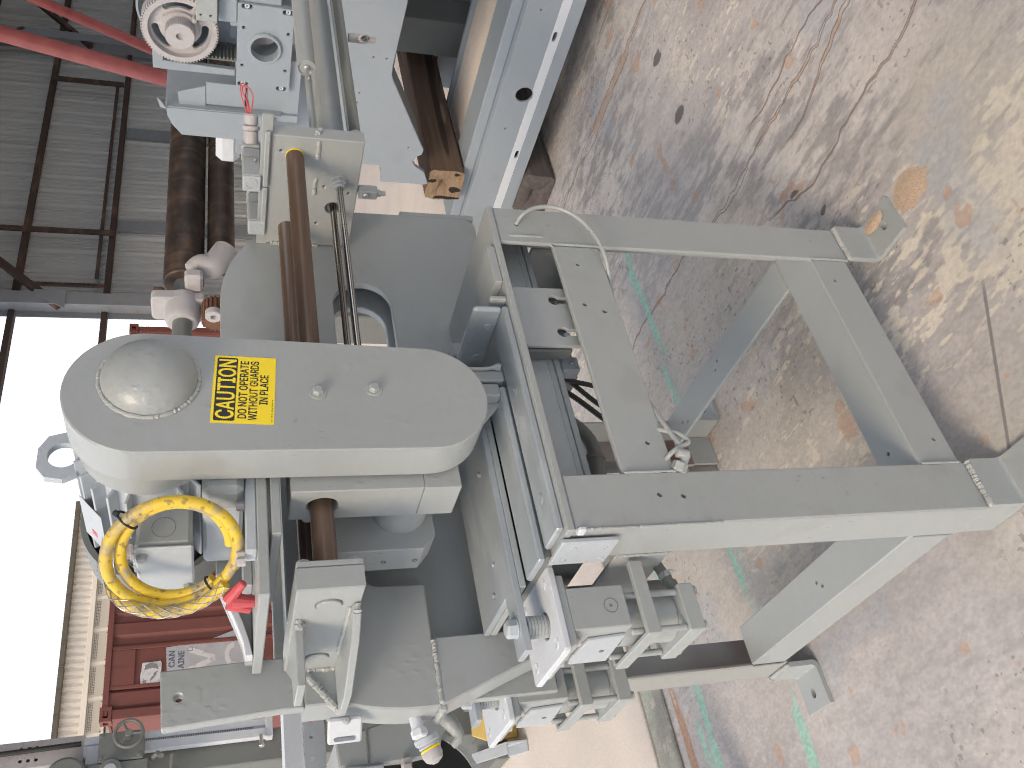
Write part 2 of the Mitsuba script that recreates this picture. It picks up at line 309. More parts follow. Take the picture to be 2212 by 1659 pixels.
S = thing('shed', 'open steel shed with dark corrugated sheet wall on brown girts and grey column', 'shed')
def corr(x0, x1, prof, z0, z1, y, th=.0015):
    """sheet in the xz plane with a repeating depth profile: list of (offset, depth), period = last offset."""
    per = prof[-1][0]; xs, ds = [], []
    k = math.floor(x0 / per) - 1
    while k * per < x1:
        for o, d in prof[:-1]:
            xs.append(k * per + o); ds.append(d)
        k += 1
    xs, ds = np.array(xs), np.array(ds)
    grid = np.r_[x0, xs[(xs > x0 + 1e-4) & (xs < x1 - 1e-4)], x1]; dep = np.interp(grid, xs, ds); n = len(grid)
    v = np.vstack([np.c_[grid, y + dep + o, np.full(n, z)] for o in (0, th) for z in (z0, z1)]); f = []
    for i in range(n - 1):
        f += [[i, i + 1, n + i + 1], [i, n + i + 1, n + i]]
        f += [[2 * n + i, 3 * n + i + 1, 2 * n + i + 1], [2 * n + i, 3 * n + i, 3 * n + i + 1]]
    return trimesh.Trimesh(v, f, process=False)
SHEETP = [(0, 0), (.045, .06), (.075, .06), (.12, 0), (.185, 0), (.192, .014), (.212, .014), (.219, 0), (.295, 0), (.302, .014), (.322, .014), (.329, 0), (.4, 0)]
for k in range(12):
    x0 = 10.74 + 1.2 * k
    add(S + '__wall_sheet', corr(x0, x0 + 1.2 + .012, SHEETP, 0.02, 7.2, 11.5 + .003 * (k % 2)), 'mat_sheet', smooth=False)
for z, xl in ((4.67, 8.0), (3.26, 8.0), (1.8, 10.6), (.5, 10.6), (6.05, 8.0)):
    xr = 25.0
    add(S + '__girt', cat_([box(xl, xr, 11.28, 11.30, z - .045, z + .045, .003), box(xl, xr, 11.30, 11.46, z + .037, z + .045, .002), box(xl, xr, 11.30, 11.46, z - .045, z - .037, .002)]), 'mat_girt')
add(S + '__girt', box(11.2, 16.9, 11.24, 11.275, 3.40, 3.46, .003), 'mat_girt')
for x, z0, z1, w in ((16.78, 3.3, 4.68, .06), (12.3, 3.2, 5.4, .05), (10.98, 3.3, 4.6, .03)):
    add(S + '__post', box(x - w, x + w, 11.18, 11.235, z0, z1, .003), 'mat_girt')
def icol(x, y, w, d, z1, mat, key='column'):
    return add(S + '__' + key, cat_([box(x - w / 2, x + w / 2, y - d / 2, y - d / 2 + .014, 0, z1, .002), box(x - w / 2, x + w / 2, y + d / 2 - .014, y + d / 2, 0, z1, .002), box(x - .006, x + .006, y - d / 2 + .014, y + d / 2 - .014, 0, z1, .001)]), mat)
icol(10.46, 11.15, .26, .36, 7.2, 'mat_column'); icol(18.0, 11.15, .26, .36, 7.2, 'mat_column'); icol(25.0, 11.15, .26, .36, 7.2, 'mat_column')
for x in (12.75, 15.5):
    add(S + '__stud', box(x - .14, x + .14, 11.42, 11.48, .02, 3.19, .003), 'mat_column')
def strut(p0, p1, r, key, mat):
    d, a, c = axes(np.subtract(p1, p0))
    pts = [np.asarray(p) + s * a * r + t * c * r for p in (p0, p1) for s in (-1, 1) for t in (-1, 1)]
    return add(S + '__' + key, hull(pts), mat)
strut((11.9, 11.05, 5.5), (10.34, 11.05, 3.92), .055, 'brace', 'mat_girt')
strut((17.8, 11.05, 4.0), (20.6, 11.05, 6.3), .05, 'brace', 'mat_girt'); strut((18.1, 11.0, 5.3), (16.2, 11.0, 7.1), .04, 'brace', 'mat_girt')
add(S + '__gusset', plate([(10.22, 3.82), (10.62, 3.82), (10.62, 4.3), (10.5, 4.3)], 1, 10.95, 10.965), 'mat_column')
# roof over the working floor and a far gable, both outside the frame
ROOFP = [(0, 0), (.03, .05), (.10, .05), (.13, 0), (.4, 0)]
def roof(x0, x1, y0, y1):
    n = max(1, round((x1 - x0) / 4.2)); w = (x1 - x0) / n
    for k in range(n):
        m = corr(x0 + k * w, x0 + k * w + w + .02, ROOFP, y0, y1, 0); v = m.vertices; m.vertices = np.c_[v[:, 0], v[:, 2], 6.9 + v[:, 1] + .02 * v[:, 2] + .002 * (k % 2)]
        add(S + '__roof_sheet', m, 'mat_roof_under', smooth=False)
roof(-2.0, 6.0, -12.0, 3.6); roof(6.02, 27.0, -12.0, 12.2)
for y, xa in ((-11.8, -2.0), (-7, -2.0), (-.8, -2.0), (3.4, -2.0), (11.2, 6.0)):
    add(S + '__rafter', box(xa, 27, y - .1, y + .1, 6.42 + .02 * y, 6.88 + .02 * y, .004), 'mat_girt')
for x in (-1.8, 11.0, 25.0):
    add(S + '__column', box(x - .12, x + .12, -7.12, -6.88, 0, 6.26, .004), 'mat_column')
add(S + '__gable_sheet', move(corr(-11.9, 12, SHEETP, 0.02, 6.5, 0), np.array([[0, -1, 0], [1, 0, 0], [0, 0, 1.0]]), (26.5, 0, 0)), 'mat_sheet', smooth=False)

# two sloping red pipes that cross in front of the sheet wall
def red(p0, p1, r, lab):
    k = thing('red_pipe', lab, 'pipe', 'red sloping pipes by the dark wall')
    d = np.subtract(p1, p0) / np.linalg.norm(np.subtract(p1, p0))
    add(k + '__barrel', cyl(p0, p1, r, 32), 'mat_red_pipe')
    add(k + '__base_plate', cyl(np.asarray(p0) - d * .0, np.asarray(p0) + d * .012, r * 1.7, 24), 'mat_red_pipe')
def along(a, b, z): a, b = np.array(a), np.array(b); return a + (b - a) * (z - a[2]) / (b[2] - a[2])
a, b_ = (7.976, 4.5, 3.430), (7.458, 4.5, 1.713); red(along(a, b_, .03), along(a, b_, 5.2), .078, 'thicker red pipe, the lower and steeper of the two')
a, b_ = (8.627, 4.5, 3.175), (7.992, 4.5, 2.071); red(along(a, b_, .03), along(a, b_, 5.2), .052, 'thinner red pipe, uppermost, ending behind the cream toothed pulley')

# ---------------------------------------------------------------- container, cream building, trailer
C = thing('shipping_container', 'rust red corrugated shipping container with peeling white labels', 'container')
CP = [(0, 0), (.035, .036), (.105, .036), (.14, 0), (.28, 0)]; CY = 9.9
def cx(x, y=CY): return -.5966 + (x + .5966) * (y + 1.15) / 9.45
def cz(z, y=CY): return 1.44 + (z - 1.44) * (y + 1.15) / 9.45
for x0, x1 in ((3.16, 3.40), (3.91, 4.75), (4.75, 5.87), (5.87, 6.99), (6.99, 7.95), (7.95, 8.83)):
    add(C + '__side_panel', corr(x0, x1, CP, .15, 2.60, CY + .012 if x0 < 3.9 else CY + .010), 'mat_container', smooth=False)
add(C + '__flat_panel', cat_([box(3.40, 3.91, CY + .028, CY + .034, .15, 2.60, .001), box(3.40, 3.44, CY + .002, CY + .03, .15, 2.6, .004), box(3.87, 3.91, CY + .002, CY + .03, .15, 2.6, .004), box(3.44, 3.87, CY + .006, CY + .03, 2.34, 2.6, .006)]), 'mat_container')
add(C + '__top_rail', box(3.10, 8.9, CY - .01, CY + .06, 2.60, 2.667, .006), 'mat_container')
add(C + '__bottom_rail', box(3.10, 8.9, CY - .01, CY + .06, .02, .15, .006), 'mat_container')
for x in (3.05, 8.83):
    add(C + '__corner_post', box(x, x + .11, CY - .012, CY + .12, .13, 2.56, .006), 'mat_container')
    for z0, z1 in ((.02, .13), (2.56, 2.685)):
        blk = m3.Manifold.cube((.165, .17, z1 - z0)).translate((x - .015, CY - .02, z0)) - m3.Manifold.cube((.085, .08, .055)).translate((x + .025, CY - .03, (z0 + z1) / 2 - .027)) - m3.Manifold.cube((.03, .10, .055)).translate((x - .02, CY + .02, (z0 + z1) / 2 - .027))
        add(C + '__corner_casting', blk, 'mat_container', smooth=False)
add(C + '__body', cat_([box(3.10, 8.9, CY + .06, CY + 2.42, 2.6, 2.63), box(3.10, 8.9, CY + .06, CY + 2.42, .1, .16), box(3.12, 3.15, CY + .06, CY + 2.42, .16, 2.6), box(8.86, 8.89, CY + .06, CY + 2.42, .16, 2.6), box(3.1, 8.9, CY + 2.39, CY + 2.43, .02, 2.65)]), 'mat_container')
def label_plate(poly, y, mat, key):
    return add(C + '__' + key, plate(poly, 1, y - .003, y), mat, smooth=False)
LY = CY + .0275
label_plate([(3.415, 2.27), (3.416, 2.06), (3.66, 2.045), (3.70, 2.06), (3.695, 2.13), (3.69, 2.262), (3.60, 2.268), (3.54, 2.28)], LY - .014, 'mat_label_white', 'star_label')
def star(cx_, cz_, r):
    return Polygon([(cx_ + (r if i % 2 == 0 else r * .4) * math.sin(i * math.pi / 5 + .1), cz_ + (r if i % 2 == 0 else r * .4) * math.cos(i * math.pi / 5 + .1)) for i in range(10)])
label_plate(star(3.462, 2.232, .036), LY - .018, 'mat_print_grey', 'star_mark')
label_plate([(3.455, 2.17), (3.50, 2.165), (3.53, 2.135), (3.56, 2.13), (3.585, 2.075), (3.56, 2.10), (3.53, 2.105), (3.50, 2.125)], LY - .018, 'mat_print_grey', 'torn_print')
label_plate([(3.60, 2.235), (3.62, 2.15), (3.60, 2.08), (3.66, 2.10), (3.685, 2.165), (3.66, 2.23)], LY - .018, 'mat_print_grey', 'torn_print')
label_plate([(3.50, 1.985), (3.86, 2.005), (3.90, 1.55), (4.02, 1.2), (4.0, .9), (3.42, .9), (3.42, 1.98)], LY - .008, 'mat_label_grey', 'name_label')
def words(txt, x, z, h, y, mat, key, parent, sx=1.0, bold=True):
    m = meshkit.text_mesh(txt, h, .003, bold); v = m.vertices
    m.vertices = np.c_[x + v[:, 0] * sx, y - v[:, 2], z + v[:, 1]]; 
    return add(parent + '__' + key, m, mat, smooth=False)
words('CAN', 3.60, 1.905, .065, LY - .0115, 'mat_print_blue', 'lettering', C, 1.1)
words('AINE', 3.58, 1.80, .065, LY - .0115, 'mat_print_blue', 'lettering', C, 1.0)
words('D', 3.78, 1.70, .06, LY - .0115, 'mat_print_blue', 'lettering', C, 1.1)
label_plate([(3.46, 1.86), (3.57, 1.86), (3.57, 1.80), (3.46, 1.80)], LY - .0112, 'mat_print_blue', 'torn_print')
words('V', 3.50, 1.45, .30, LY - .0115, 'mat_label_white', 'lettering', C, 1.2)
words('C', 3.50, 1.02, .30, LY - .0115, 'mat_label_white', 'lettering', C, 1.2)

B = thing('metal_building', 'long cream metal building with ribbed siding and perforated vent panels', 'building')
BP = [(0, 0), (.03, .045), (.085, .045), (.115, 0), (.189, 0)]
for k in range(9):
    x0 = -2.4 + 1.7 * k
    add(B + '__siding_sheet', corr(x0, x0 + 1.7, BP, 4.47, 4.93, 22 + .002 * (k % 2)), 'mat_cream', smooth=False)
add(B + '__roof_edge', box(-2.5, 13.0, 21.86, 22.3, 4.91, 5.03, .01), 'mat_roof_edge')
for k in range(26):
    x = -2.4 + .6 * k
    add(B + '__roof_edge_clip', box(x, x + .03, 21.83, 21.857, 4.915, 5.025, .004), 'mat_roof_edge')
add(B + '__trim', box(-2.5, 13.0, 21.95, 22.06, 4.345, 4.466, .006), 'mat_cream')
add(B + '__wall', cat_([box(-2.5, 13.0, 22.03, 22.2, 3.98, 4.343, .004), box(-2.5, 13, 22.06, 22.25, 0, 3.9, .004), box(-2.5, 13, 22.2, 36, 4.9, 4.99, .004)]), 'mat_cream')
add(B + '__sill', box(-2.5, 13.0, 21.93, 22.04, 3.94, 3.978, .004), 'mat_cream')
add(B + '__eave_shadow_gap', box(-2.5, 13.0, 22.04, 22.06, 3.90, 3.939, .002), 'mat_roof_edge')
for k in range(17):
    x1 = 13.0 - .03 - .869 * k + .0; x1 = 9.2865 + .869 * 4 - .869 * k; x0 = x1 - .765
    if x0 < -2.4: break
    v = add(B + '__vent_panel', box(x0, x1, 22.012, 22.029, 3.985, 4.338, .003), 'mat_cream_dark')
    hs = [hull([(x0 + .07 + .0395 * i + a, 22.008 + b, 4.298 - .036 * j + c) for a in (-.011, .011) for b in (0, .006) for c in (-.011, .011)]) for i in range(17) for j in range(3)]
    add(v + '__vent_holes', cat_(hs), 'mat_roof_edge', smooth=False); labels[v + '__vent_holes'] = {'kind': 'stuff', 'label': 'rows of small round vent holes'}
    for sx in (x0 + .03, x1 - .03):
        add(v + '__rivet', cyl((sx, 22.013, 4.02), (sx, 22.003, 4.02), .014, 8), 'mat_roof_edge')

TR = thing('white_trailer', 'white trailer body with a red stripe, behind the upright steel bar with handwheel', 'trailer')
add(TR + '__body', box(-4.0, 1.82, 6.6, 8.6, 1.0, 2.05, .01), 'mat_white_paint')
for z0, z1, y in ((1.90, 2.06, 6.56), (1.02, 1.09, 6.56)):
    add(TR + '__rail', box(-4.0, 1.825, y, 6.598, z0, z1, .006), 'mat_cream')
add(TR + '__red_stripe', box(1.655, 1.70, 6.585, 6.597, 1.37, 1.735, .002), 'mat_red_pipe')
for k in range(4):
    add(TR + '__stud', box(1.60 - .34 * k, 1.64 - .34 * k, 6.57, 6.598, 1.1, 1.9, .004), 'mat_cream' if k else 'mat_label_grey')
for x in (.9, -.6): add(TR + '__wheel', cyl((x, 6.7, .33), (x, 6.95, .33), .33, 30, .03), 'mat_black')
add(TR + '__frame', box(-4.0, 1.7, 6.8, 8.4, .78, .998, .01), 'mat_dark_grey')

# ---------------------------------------------------------------- upright rack machine with a handwheel, far left
R = thing('rack_stand', 'upright white toothed rack post with grey handwheel gearbox', 'machine')
RY = 3.6
add(R + '__rack_post', cat_([box(.80, .845, RY - .03, RY + .02, 1.19, 2.03, .003), box(.858, .895, RY - .02, RY + .02, 1.19, 2.03, .003), box(.845, .858, RY - .012, RY + .02, 1.19, 2.03, .001)]), 'mat_white_paint')
add(R + '__rack_tooth', cat_([box(.846, .857, RY - .0165, RY - .0125, 1.26 + .0085 * i, 1.2645 + .0085 * i, .0004) for i in range(72)]), 'mat_dark_grey'); labels[R + '__rack_tooth'] = {'kind': 'stuff', 'label': 'row of fine rack teeth'}
add(R + '__end_plate', box(.795, .90, RY - .04, RY + .03, 1.165, 1.2, .004), 'mat_white_paint')
add(R + '__stop_bolt', cat_([cyl((.806, RY - .045, 1.225), (.755, RY - .06, 1.222), .009, 14), hexhead((.755, RY - .06, 1.222), (-1, -.2, 0), .014, .012)]), 'mat_zinc')
_add = add
def add(key, mesh, mat, smooth=30, **kw):
    ms = mesh if isinstance(mesh, list) else [mesh]
    return _add(key, [move(to_tm(m_), None, (-.062, 0, -.004)) for m_ in ms], mat, smooth, **kw)
g = add(R + '__gearbox', cat_([plate([(.80, 1.765), (.93, 1.76), (.93, 1.958), (.80, 1.958)], 1, RY - .14, RY - .125, .003), box(.80, .928, RY - .125, RY - .02, 1.765, 1.955, .006)]), 'mat_dark_grey')
for x, z in ((.815, 1.78), (.915, 1.945), (.815, 1.945)): add(g + '__bolt', hexhead((x, RY - .14, z), (0, -1, 0), .009, .007), 'mat_dark_grey')
w = add(R + '__handwheel', trimesh.creation.torus(.0605, .0085, major_sections=48, minor_sections=12, transform=np.array([[1, 0, 0, .903], [0, 0, -1, RY - .185], [0, 1, 0, 1.827], [0, 0, 0, 1]])), 'mat_dark_grey')
add(w + '__hub', cyl((.903, RY - .2, 1.827), (.903, RY - .14, 1.827), .016, 24), 'mat_dark_grey')
for k in range(3):
    a = k * 2 * math.pi / 3 + .5; add(w + '__spoke', sweep([(.903 + .014 * math.cos(a), RY - .186, 1.827 + .014 * math.sin(a)), (.903 + .06 * math.cos(a), RY - .186, 1.827 + .06 * math.sin(a))], np.array([.008, .0055]), 10), 'mat_dark_grey')
add(R + '__motor', cat_([cyl((.75, RY - .17, 2.085), (.75, RY + .03, 2.085), .085, 32, .012), box(.70, .81, RY - .1, RY + .0, 2.0, 2.03)]), 'mat_dark_grey')
add(R + '__lens', cyl((.757, RY - .16, 1.90), (.757, RY - .135, 1.90), .05, 32, .004), 'mat_dark_grey')
add(R + '__lens_cap', cyl((.757, RY - .166, 1.90), (.757, RY - .15, 1.90), .028, 28, .003), 'mat_grey_blue')
add(R + '__slide', cat_([box(.70, .80, RY - .13, RY - .02, 1.74, 2.0, .006), box(.66, .72, RY - .11, RY - .03, 1.65, 1.76, .006)]), 'mat_dark_grey')
add(R + '__lever', cat_([sweep([(.80, RY - .1, 1.73), (.81, RY - .14, 1.70), (.78, RY - .2, 1.68)], .012, 12), sweep([(.72, RY - .12, 1.64), (.76, RY - .13, 1.637), (.80, RY - .14, 1.635)], .011, 12), box(.70, .74, RY - .13, RY - .1, 1.6, 1.68, .004)]), 'mat_dark_grey')
add(R + '__white_plate', box(.805, .905, RY - .05, RY - .025, 1.965, 2.02, .003), 'mat_white_paint')
add = _add
uc = m3.Manifold.cube((.12, .05, .62)).translate((.79, RY - .01, 2.03)) - m3.Manifold.cube((.08, .05, 1)).translate((.81, RY + .0, 2.0))
for k in range(3):
    for x in (.878, .822):
        uc = uc - m3.Manifold.cylinder(.1, .0085, .0085, 16).rotate((90, 0, 0)).translate((x, RY + .05, 2.232 + .033 * k))
add(R + '__upper_channel', uc, 'mat_cast', smooth=False)
add(R + '__air_hose', sweep(spline([(.855, RY - .03, 2.64), (.858, RY - .035, 2.3), (.862, RY - .04, 2.04)], 20), .012, 10), 'mat_black_hose')
add(R + '__base', cat_([box(.5, 1.05, RY - .2, RY + .5, .02, .09, .006), box(.70, .86, RY + .04, RY + .24, .09, 2.5, .006)]), 'mat_dark_grey')

# ---------------------------------------------------------------- dust hood, white tube frame, offcut on the floor
U = thing('dust_hood', 'grey sheet metal hood with a round black mouth and toggle latch', 'hood')
hp = [(.0, 1.127), (.03, .99), (.035, .93), (-.005, .925), (-.035, .95), (-.072, .96), (-.079, 1.04), (-.075, 1.185), (-.02, 1.19)]
add(U + '__shell', plate(hp, 1, .90, 1.35, .004), 'mat_paint')
add(U + '__hinge', cat_([box(-.094, -.082, .89, .905, 1.09, 1.18, .002)] + [cyl((-.094, .895, 1.09 + .018 * i), (-.094, .895, 1.105 + .018 * i), .006, 12) for i in range(5)]), 'mat_grey_blue')
add(U + '__seam', box(-.074, .0, .8965, .899, 1.118, 1.122, .0005), 'mat_dark_grey')
add(U + '__latch', cat_([box(-.096, -.076, .875, .899, 1.03, 1.052, .003), box(-.115, -.09, .87, .885, 1.032, 1.05, .003)]), 'mat_cast')
add(U + '__cowl', sweep(spline([(.03, .86, .985), (.0, .855, .955), (-.03, .85, .935), (-.055, .85, .925), (-.07, .86, .94)], 30), np.interp(np.linspace(0, 1, 30), [0, .5, 1], [.012, .019, .009]), 14, wob=.03), 'mat_paint')
add(U + '__mouth', lathe((-.16, .92, 1.02), (-.17, 1.35, 1.02), [(0, .145), (0, .138), (.2, .13), (.2, .1)], 48, cap=True), 'mat_black')
add(U + '__mouth_rim', tube_ring((-.16, .915, 1.02), (-.16, .94, 1.02), .155, .143, 48), 'mat_paint')
add(U + '__inner_disc', cyl((-.20, .93, 1.0), (-.20, .96, 1.0), .115, 48), 'mat_cream')
add(U + '__stand', box(-.32, -.25, 1.2, 1.28, .001, .93, .004), 'mat_dark_grey')
V = thing('white_tube_frame', 'white square tube arm with three holes, beside the hood', 'frame')
wt = m3.Manifold.cube((1.0, .10, .046)).translate((-.82, 1.2, 1.231))
pl = m3.Manifold.cube((.75, .006, .052)).translate((-.6, 1.194, 1.178))
for x in (.122, .082, .028): pl = pl - m3.Manifold.cylinder(.1, .0052, .0052, 18).rotate((90, 0, 0)).translate((x, 1.25, 1.212))
add(V + '__arm', wt, 'mat_white_paint', smooth=False); add(V + '__holed_plate', pl, 'mat_grey_blue', smooth=False)
add(V + '__leg', box(-.78, -.70, 1.305, 1.38, .018, 1.30, .003), 'mat_white_paint')
add(V + '__leg', box(-.50, -.43, 1.305, 1.38, .001, 1.30, .003), 'mat_white_paint')
O = thing('channel_offcut', 'short grey steel channel lying beside a yellow block on the pale slab', 'steel offcut')
om = cat_([box(-.33, .33, -.005, .005, 0, .11), box(-.33, .33, .005, .05, 0, .008), box(-.33, .33, .005, .05, .102, .11)])
add(O + '__bar', move(om, rotz(1.376), (.556, 3.40, .019)), 'mat_grey_blue')
Y = thing('yellow_block', 'dull yellow block behind the grey channel offcut', 'block')
add(Y + '__body', move(box(-.15, .15, -.07, .07, 0, .16, .008), rotz(1.2), (.66, 3.32, .019)), 'mat_yellow_block')
add(Y + '__foot', move(box(-.16, .16, -.075, -.03, 0, .02, .004), rotz(1.2), (.66, 3.32, .019)), 'mat_dark_grey')

# ---------------------------------------------------------------- large grey-blue machine behind, on its beam and timbers
F = thing('roll_forming_machine', 'large grey blue machine with rusty rollers, cream toothed pulley and holed base beam', 'machine')
RF = rotz(-.0496)
def fm(m): return move(to_tm(m), RF, c=(2.40, 1.2, 0))
def slot_y(y, z, w, r): return sbox(y - w, z - r, y + w, z + r).buffer(0).union(circ(y - w, z, r)).union(circ(y + w, z, r))
web = sbox(-2.5, .15, 1.62, .366).difference(circ(.825, .268, .035, 12)).difference(slot_y(.55, .225, .012, .007)).difference(slot_y(1.13, .215, .012, .007)).difference(circ(1.0, .30, .004)).difference(circ(.45, .31, .004)).difference(circ(-.2, .268, .035, 12))
add(F + '__base_beam', [fm(plate(web, 0, 2.40, 2.412, .0015)), fm(box(2.412, 2.52, -2.5, 1.62, .15, .162)), fm(box(2.412, 2.52, -2.5, 1.62, .354, .366))], 'mat_panel')
stripe = sbox(-2.5, .203, 1.6, .240).difference(circ(.825, .268, .038, 12)).difference(slot_y(.55, .225, .013, .008)).difference(slot_y(1.13, .215, .013, .008))
for g_ in getattr(stripe, 'geoms', [stripe]): add(F + '__rub_strip', fm(plate(g_, 0, 2.3985, 2.3997, .0004)), 'mat_white_paint')
add(F + '__deck_beam', fm(box(2.445, 2.62, -2.5, 1.62, .3665, .411, .004)), 'mat_panel')
add(F + '__tray', fm(box(2.622, 2.95, -2.5, 1.55, .36, .385, .003)), 'mat_pad')
add(F + '__inner_frame', [fm(box(2.95, 2.975, -2.5, 1.55, .30, .405, .003)), fm(box(3.30, 3.33, -2.5, 1.5, .3, .405, .003))], 'mat_panel')
add(F + '__inner_wall', [fm(box(5.2, 5.24, -2.5, 1.5, .0, .83, .003)), fm(box(3.35, 5.19, -2.5, 1.5, .27, .30, .003)), fm(box(3.4, 5.19, -2.5, 1.5, .84, .86, .003))], 'mat_dark_grey')
pp = Polygon([(-2.5, 1.37), (-2.5, .80), (.50, .805), (.745, .815), (.79, .812), (.812, .803), (1.10, .645), (1.135, .625), (1.16, .628), (1.175, .650), (1.20, .66), (1.225, .645), (1.255, .60), (1.32, .572), (1.325, .60), (1.325, .778), (1.25, .785), (1.236, .80), (1.236, 1.37)])
for y, z in ((.72, .891), (.72, .842), (.884, .922), (.929, .9235), (1.13, .69)): pp = pp.difference(circ(y, z, .0035, 4))
add(F + '__side_panel', fm(plate(pp, 0, 2.38, 2.40, .002)), 'mat_panel')
add(F + '__panel_return', [fm(plate([(.79, .815), (.815, .806), (1.12, .640), (1.12, .655), (.82, .821)], 0, 2.402, 2.56, .001)), fm(box(2.402, 2.56, -2.5, .788, .806, .818))], 'mat_dark_grey')
add(F + '__foot_block', [fm(box(2.402, 2.50, 1.18, 1.32, .70, .775, .003)), fm(box(2.402, 2.5, .95, 1.23, .87, .90, .003))], 'mat_panel')
add(F + '__body', fm(box(2.405, 3.3, -2.5, 1.20, .84, 1.368, .006)), 'mat_panel')
add(F + '__leg', fm(box(2.64, 2.75, -.6, -.45, .411, .84, .003)), 'mat_dark_grey'); add(F + '__leg', fm(box(3.1, 3.28, 1.0, 1.18, .0, .84, .003)), 'mat_dark_grey')
_add = add
def add(key, mesh, mat, smooth=30, **kw):
    ms = mesh if isinstance(mesh, list) else [mesh]
    return _add(key, [move(to_tm(m_), None, (0.022, 0, 0)) for m_ in ms], mat, smooth, **kw)
# head: bearing plate, frames, pulley
bp = rrect(.485, .800, 1.199, 1.378, .002).difference(circ(.635, 1.288, .045, 14))
scr = [(.494, 1.3487), (.498, 1.2184), (.785, 1.355), (.7895, 1.2255)]
for y, z in scr: bp = bp.difference(unary_union([circ(y, z - .010, .0085, 6), circ(y, z + .010, .0085, 6), sbox(y - .0085, z - .010, y + .0085, z + .010)]))
for y, z in ((.570, 1.3575), (.575, 1.2137), (.7114, 1.3596), (.716, 1.2166)): bp = bp.difference(circ(y, z, .006, 5))
b_ = add(F + '__bearing_plate', plate(bp, 0, 2.178, 2.2, .002), 'mat_panel')
for y, z in scr:
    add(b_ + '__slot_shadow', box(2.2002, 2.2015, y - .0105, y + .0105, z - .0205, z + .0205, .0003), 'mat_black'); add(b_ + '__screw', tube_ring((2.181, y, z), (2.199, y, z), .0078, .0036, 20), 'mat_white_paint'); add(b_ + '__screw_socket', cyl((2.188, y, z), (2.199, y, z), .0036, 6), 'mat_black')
add(b_ + '__collar', lathe((2.20, .635, 1.288), (2.165, .635, 1.288), [(0, .0445), (0, .056), (.030, .056), (.035, .052), (.035, .046), (0, .0445)], 40, cap=False), 'mat_panel')
add(F + '__head_block', [box(2.202, 2.36, .50, .585, 1.157, 1.40, .003), box(2.202, 2.36, .69, .91, 1.157, 1.34, .003), box(2.30, 2.36, .585, .69, 1.157, 1.40, .003)], 'mat_panel')
add(F + '__inner_pulley', [cyl((2.25, .62, 1.29), (2.29, .62, 1.29), .05, 36)] + [box(2.249, 2.291, .6195 + .05 * math.cos(a) - .002, .6195 + .05 * math.cos(a) + .002, 1.29 + .05 * math.sin(a) - .002, 1.29 + .05 * math.sin(a) + .002, .0006) for a in np.linspace(0, 2 * math.pi, 30)[:-1]], 'mat_cast')
add(F + '__cover_plate', box(2.19, 2.20, .803, .893, 1.346, 1.477, .002), 'mat_panel')
add(F + '__cover_plate', box(2.192, 2.20, .91, .94, 1.158, 1.30, .002), 'mat_panel')
add(F + '__gusset', plate([(.818, 1.478), (.852, 1.571), (.918, 1.5645), (.905, 1.478)], 0, 2.188, 2.198, .002), 'mat_panel')
add(F + '__bed_strip', box(2.20, 2.45, .905, .935, 1.25, 1.612, .002), 'mat_panel')
fr = Polygon([(.682, 1.646), (.777, 1.647), (.779, 1.60), (.7764, 1.381), (.7527, 1.381), (.745, 1.6134), (.7044, 1.6117)])
add(F + '__frame_plate', plate(fr, 0, 2.205, 2.225, .002), 'mat_panel')
add(F + '__back_plate', plate([(.50, 1.37), (.76, 1.37), (.745, 1.61), (.68, 1.64), (.50, 1.60)], 0, 2.32, 2.335, .002), 'mat_panel')
bt = add(F + '__toothed_belt', cat_([box(2.225, 2.315, .728, .734, 1.375, 1.555, .0008)] + [box(2.226, 2.314, .7205, .7285, 1.378 + .0125 * i, 1.384 + .0125 * i, .001) for i in range(14)]), 'mat_dark_grey')
add = _add
_add = add
def add(key, mesh, mat, smooth=30, **kw):
    ms = mesh if isinstance(mesh, list) else [mesh]
    return _add(key, [move(to_tm(m_), None, (0.055, 0, 0)) for m_ in ms], mat, smooth, **kw)
PC = (.6123, 1.556)
prof = Point(*PC).buffer(.112, quad_segs=40)
for k in range(3):
    a0 = .5 + k * 2 * math.pi / 3; arc = [(PC[0] + .078 * math.cos(a), PC[1] + .078 * math.sin(a)) for a in np.linspace(a0, a0 + .95, 14)]
    prof = prof.difference(shapely.LineString(arc).buffer(.011))
for k in range(3):
    a = .1 + k * 2 * math.pi / 3; prof = prof.difference(circ(PC[0] + .056 * math.cos(a), PC[1] + .056 * math.sin(a), .0045, 4))
pu = add(F + '__timing_pulley', plate(prof, 0, 2.172, 2.186, .002), 'mat_cast')
add(pu + '__rim', [lathe((2.15, *PC), (2.21, *PC), [(0, .099), (0, .115), (.06, .115), (.06, .099), (0, .099)], 72, cap=False)], 'mat_cast')
add(pu + '__tooth', cat_([move(box(2.1505, 2.2095, .1145, .1205, -.0027, .0027, .0008), np.array([[1, 0, 0], [0, math.cos(a), -math.sin(a)], [0, math.sin(a), math.cos(a)]]), (0, *PC)) for a in np.arange(72) * 2 * math.pi / 72]), 'mat_cast'); labels[pu + '__tooth'] = {'kind': 'stuff', 'label': 'ring of small belt teeth'}
hb = add(pu + '__hub', [lathe((2.172, *PC), (2.115, *PC), [(0, .060), (.012, .058), (.012, .044), (.057, .044), (.057, .012), (.045, .011)], 48, cap=True)] + [move(box(2.1155, 2.155, .0435, .0468, -.0018, .0018, .0004), np.array([[1, 0, 0], [0, math.cos(a), -math.sin(a)], [0, math.sin(a), math.cos(a)]]), (0, *PC)) for a in np.arange(44) * 2 * math.pi / 44], 'mat_cast')
add(pu + '__set_screw', cyl((2.165, PC[0] - .045, PC[1] - .045), (2.14, PC[0] - .045, PC[1] - .045), .008, 16), 'mat_cast')
